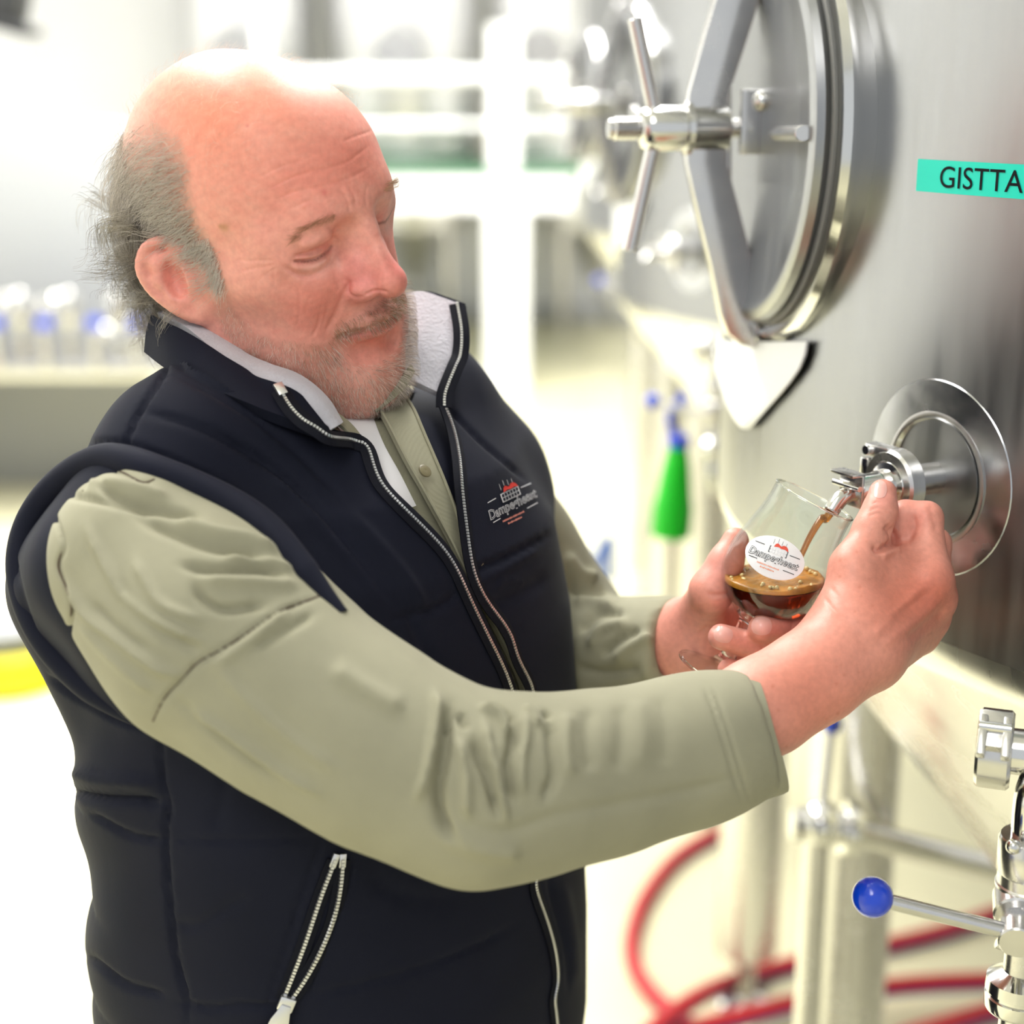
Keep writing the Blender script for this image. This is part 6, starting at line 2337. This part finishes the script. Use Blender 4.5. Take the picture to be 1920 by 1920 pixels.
# ------------------------------------------------------------------ printed marks
def decal(tree, VF, o, ex, ey, lift):
    V, F = VF
    out = []
    for x, y in np.asarray(V)[:, :2]:
        px = o[0] + ex[0] * x + ey[0] * y
        py = o[1] + ex[1] * x + ey[1] * y
        out.append(ray_px(tree, px, py, lift)[0])
    out = np.array(out)
    med = np.median(out[:, 2])
    for i in np.flatnonzero(np.abs(out[:, 2] - med) > 0.022):
        x, y = np.asarray(V)[i, :2]
        px, py = o[0] + ex[0] * x + ey[0] * y, o[1] + ex[1] * x + ey[1] * y
        best = out[i]
        for dx, dy in ((0.4, 0.3), (-0.4, 0.3), (0.3, -0.5), (-0.9, -0.7), (1.2, 0.9)):
            c_ = ray_px(tree, px + dx, py + dy, lift)[0]
            if abs(c_[2] - med) < abs(best[2] - med):
                best = c_
        out[i] = best
    return W(out), F


def poly2(pts):
    return np.array([(x, y, 0) for x, y in pts]), [list(range(len(pts)))]


def rect2(x0, y0, x1, y1):
    return poly2([(x0, y0), (x1, y0), (x1, y1), (x0, y1)])


def fan2(rx, ry, n=40, rings=6):
    V = [(0, 0, 0)]
    F = []
    for k in range(1, rings + 1):
        for i in range(n):
            t = 2 * math.pi * i / n
            V.append((rx * k / rings * math.cos(t), ry * k / rings * math.sin(t), 0))
    for i in range(n):
        F.append([0, 1 + i, 1 + (i + 1) % n])
    for k in range(rings - 1):
        for i in range(n):
            j = (i + 1) % n
            a, b = 1 + k * n, 1 + (k + 1) * n
            F.append([a + i, b + i, b + j, a + j])
    return np.array(V), F


def fit_text(txt, x0, x1, y0, y1, bold=0.0, shear=0.0):
    V, F = text_mesh(txt, 1.0, 0, bold, shear, 2)
    lo, hi = V.min(0), V.max(0)
    V = V.copy()
    V[:, 0] = x0 + (V[:, 0] - lo[0]) / (hi[0] - lo[0]) * (x1 - x0)
    V[:, 1] = y0 + (V[:, 1] - lo[1]) / (hi[1] - lo[1]) * (y1 - y0)
    return V, F


sticker_w = mat('sticker_white', (0.86, 0.86, 0.88), 0.4)
red_ink = mat('red_ink', srgb(226, 84, 62), 0.5)
orange_ink = mat('orange_ink', srgb(238, 160, 130), 0.5)
grey_ink = mat('grey_ink', srgb(90, 92, 98), 0.5)
so = (1453, 1046)
ang_ = math.radians(21)
ex, ey = (math.cos(ang_), math.sin(ang_)), (math.sin(ang_), -math.cos(ang_))
stk = obj('sticker', decal(OTREE, fan2(57, 39), so, ex, ey, 0.0005), sticker_w, glass, angle=None)


def logo(tree, o, ex, ey, parent, ink, paper, l0, house, roof, small):
    """house over a lettered band with two ruled lines and two small lines of text"""
    D = lambda vf, m, k, nm: obj(nm, decal(tree, vf, o, ex, ey, l0 + k * 0.00012), m, parent, smooth=False)
    D(join([rect2(-16, 6, 20, 19)]), house, 0, 'printed_house')
    panes = [rect2(x, y, x + 4.2, y + 4.4) for x in (-14, -8.4, -2.8, 2.8, 8.4, 14) for y in (7.4, 13.2)]
    D(join(panes), paper, 1, 'printed_panes')
    D(poly2([(-9, 19), (-7, 25), (-3, 27.5), (1, 25), (4, 24), (8, 27), (13, 27), (17, 24), (20, 18.5), (12, 20.5), (5, 19.5), (0, 21)]), roof, 1, 'printed_roof')
    D(join([rect2(-12, 24, -11.4, 33), rect2(-4, 28, -3.4, 36), rect2(4, 26, 4.6, 34), rect2(12, 27, 12.6, 33)]), house, 0, 'printed_spires')
    D(fit_text('Dampegheest', -49, 47, -13, 6, 0.030, 0.12), ink, 2, 'printed_name')
    D(fit_text('Dampegheest', -48, 46, -12, 5, -0.010, 0.12), paper, 3, 'printed_name_fill')
    D(join([rect2(-44, 16, -26, 17.2), rect2(24, 13.5, 44, 14.7), rect2(-46, -13.5, -30, -12.3), rect2(22, -17, 44, -15.8)]), ink, 2, 'printed_rule')
    # two small printed lines, too fine to read
    rl = random.Random(3)
    for (x0, x1, y) in ((-28, 14, -19), (-20, 6, -25)):
        bits, x = [], x0
        while x < x1:
            w_ = rl.uniform(1.2, 2.6)
            hh_ = rl.uniform(1.0, 1.9)
            bits.append(rect2(x, y - hh_ * 0.5, x + w_, y + hh_))
            x += w_ + rl.uniform(0.5, 0.9)
        D(join(bits), small, 2, 'printed_small_line')


logo(OTREE, so, ex, ey, stk, black_ink, sticker_w, 0.00065, grey_ink, red_ink, orange_ink)

# embroidered badge on the far side of the vest
white_thread = mat('white_thread', (0.72, 0.72, 0.74), 0.7)
red_thread = mat('red_thread', srgb(206, 54, 44), 0.7)
pink_thread = mat('orange_thread', srgb(222, 140, 124), 0.7)
vo = (958, 944)
logo(VTREE, vo, (0.93, -0.44), (-0.42, -1.22), vest, white_thread, navy, 0.0012, white_thread, red_thread, pink_thread)
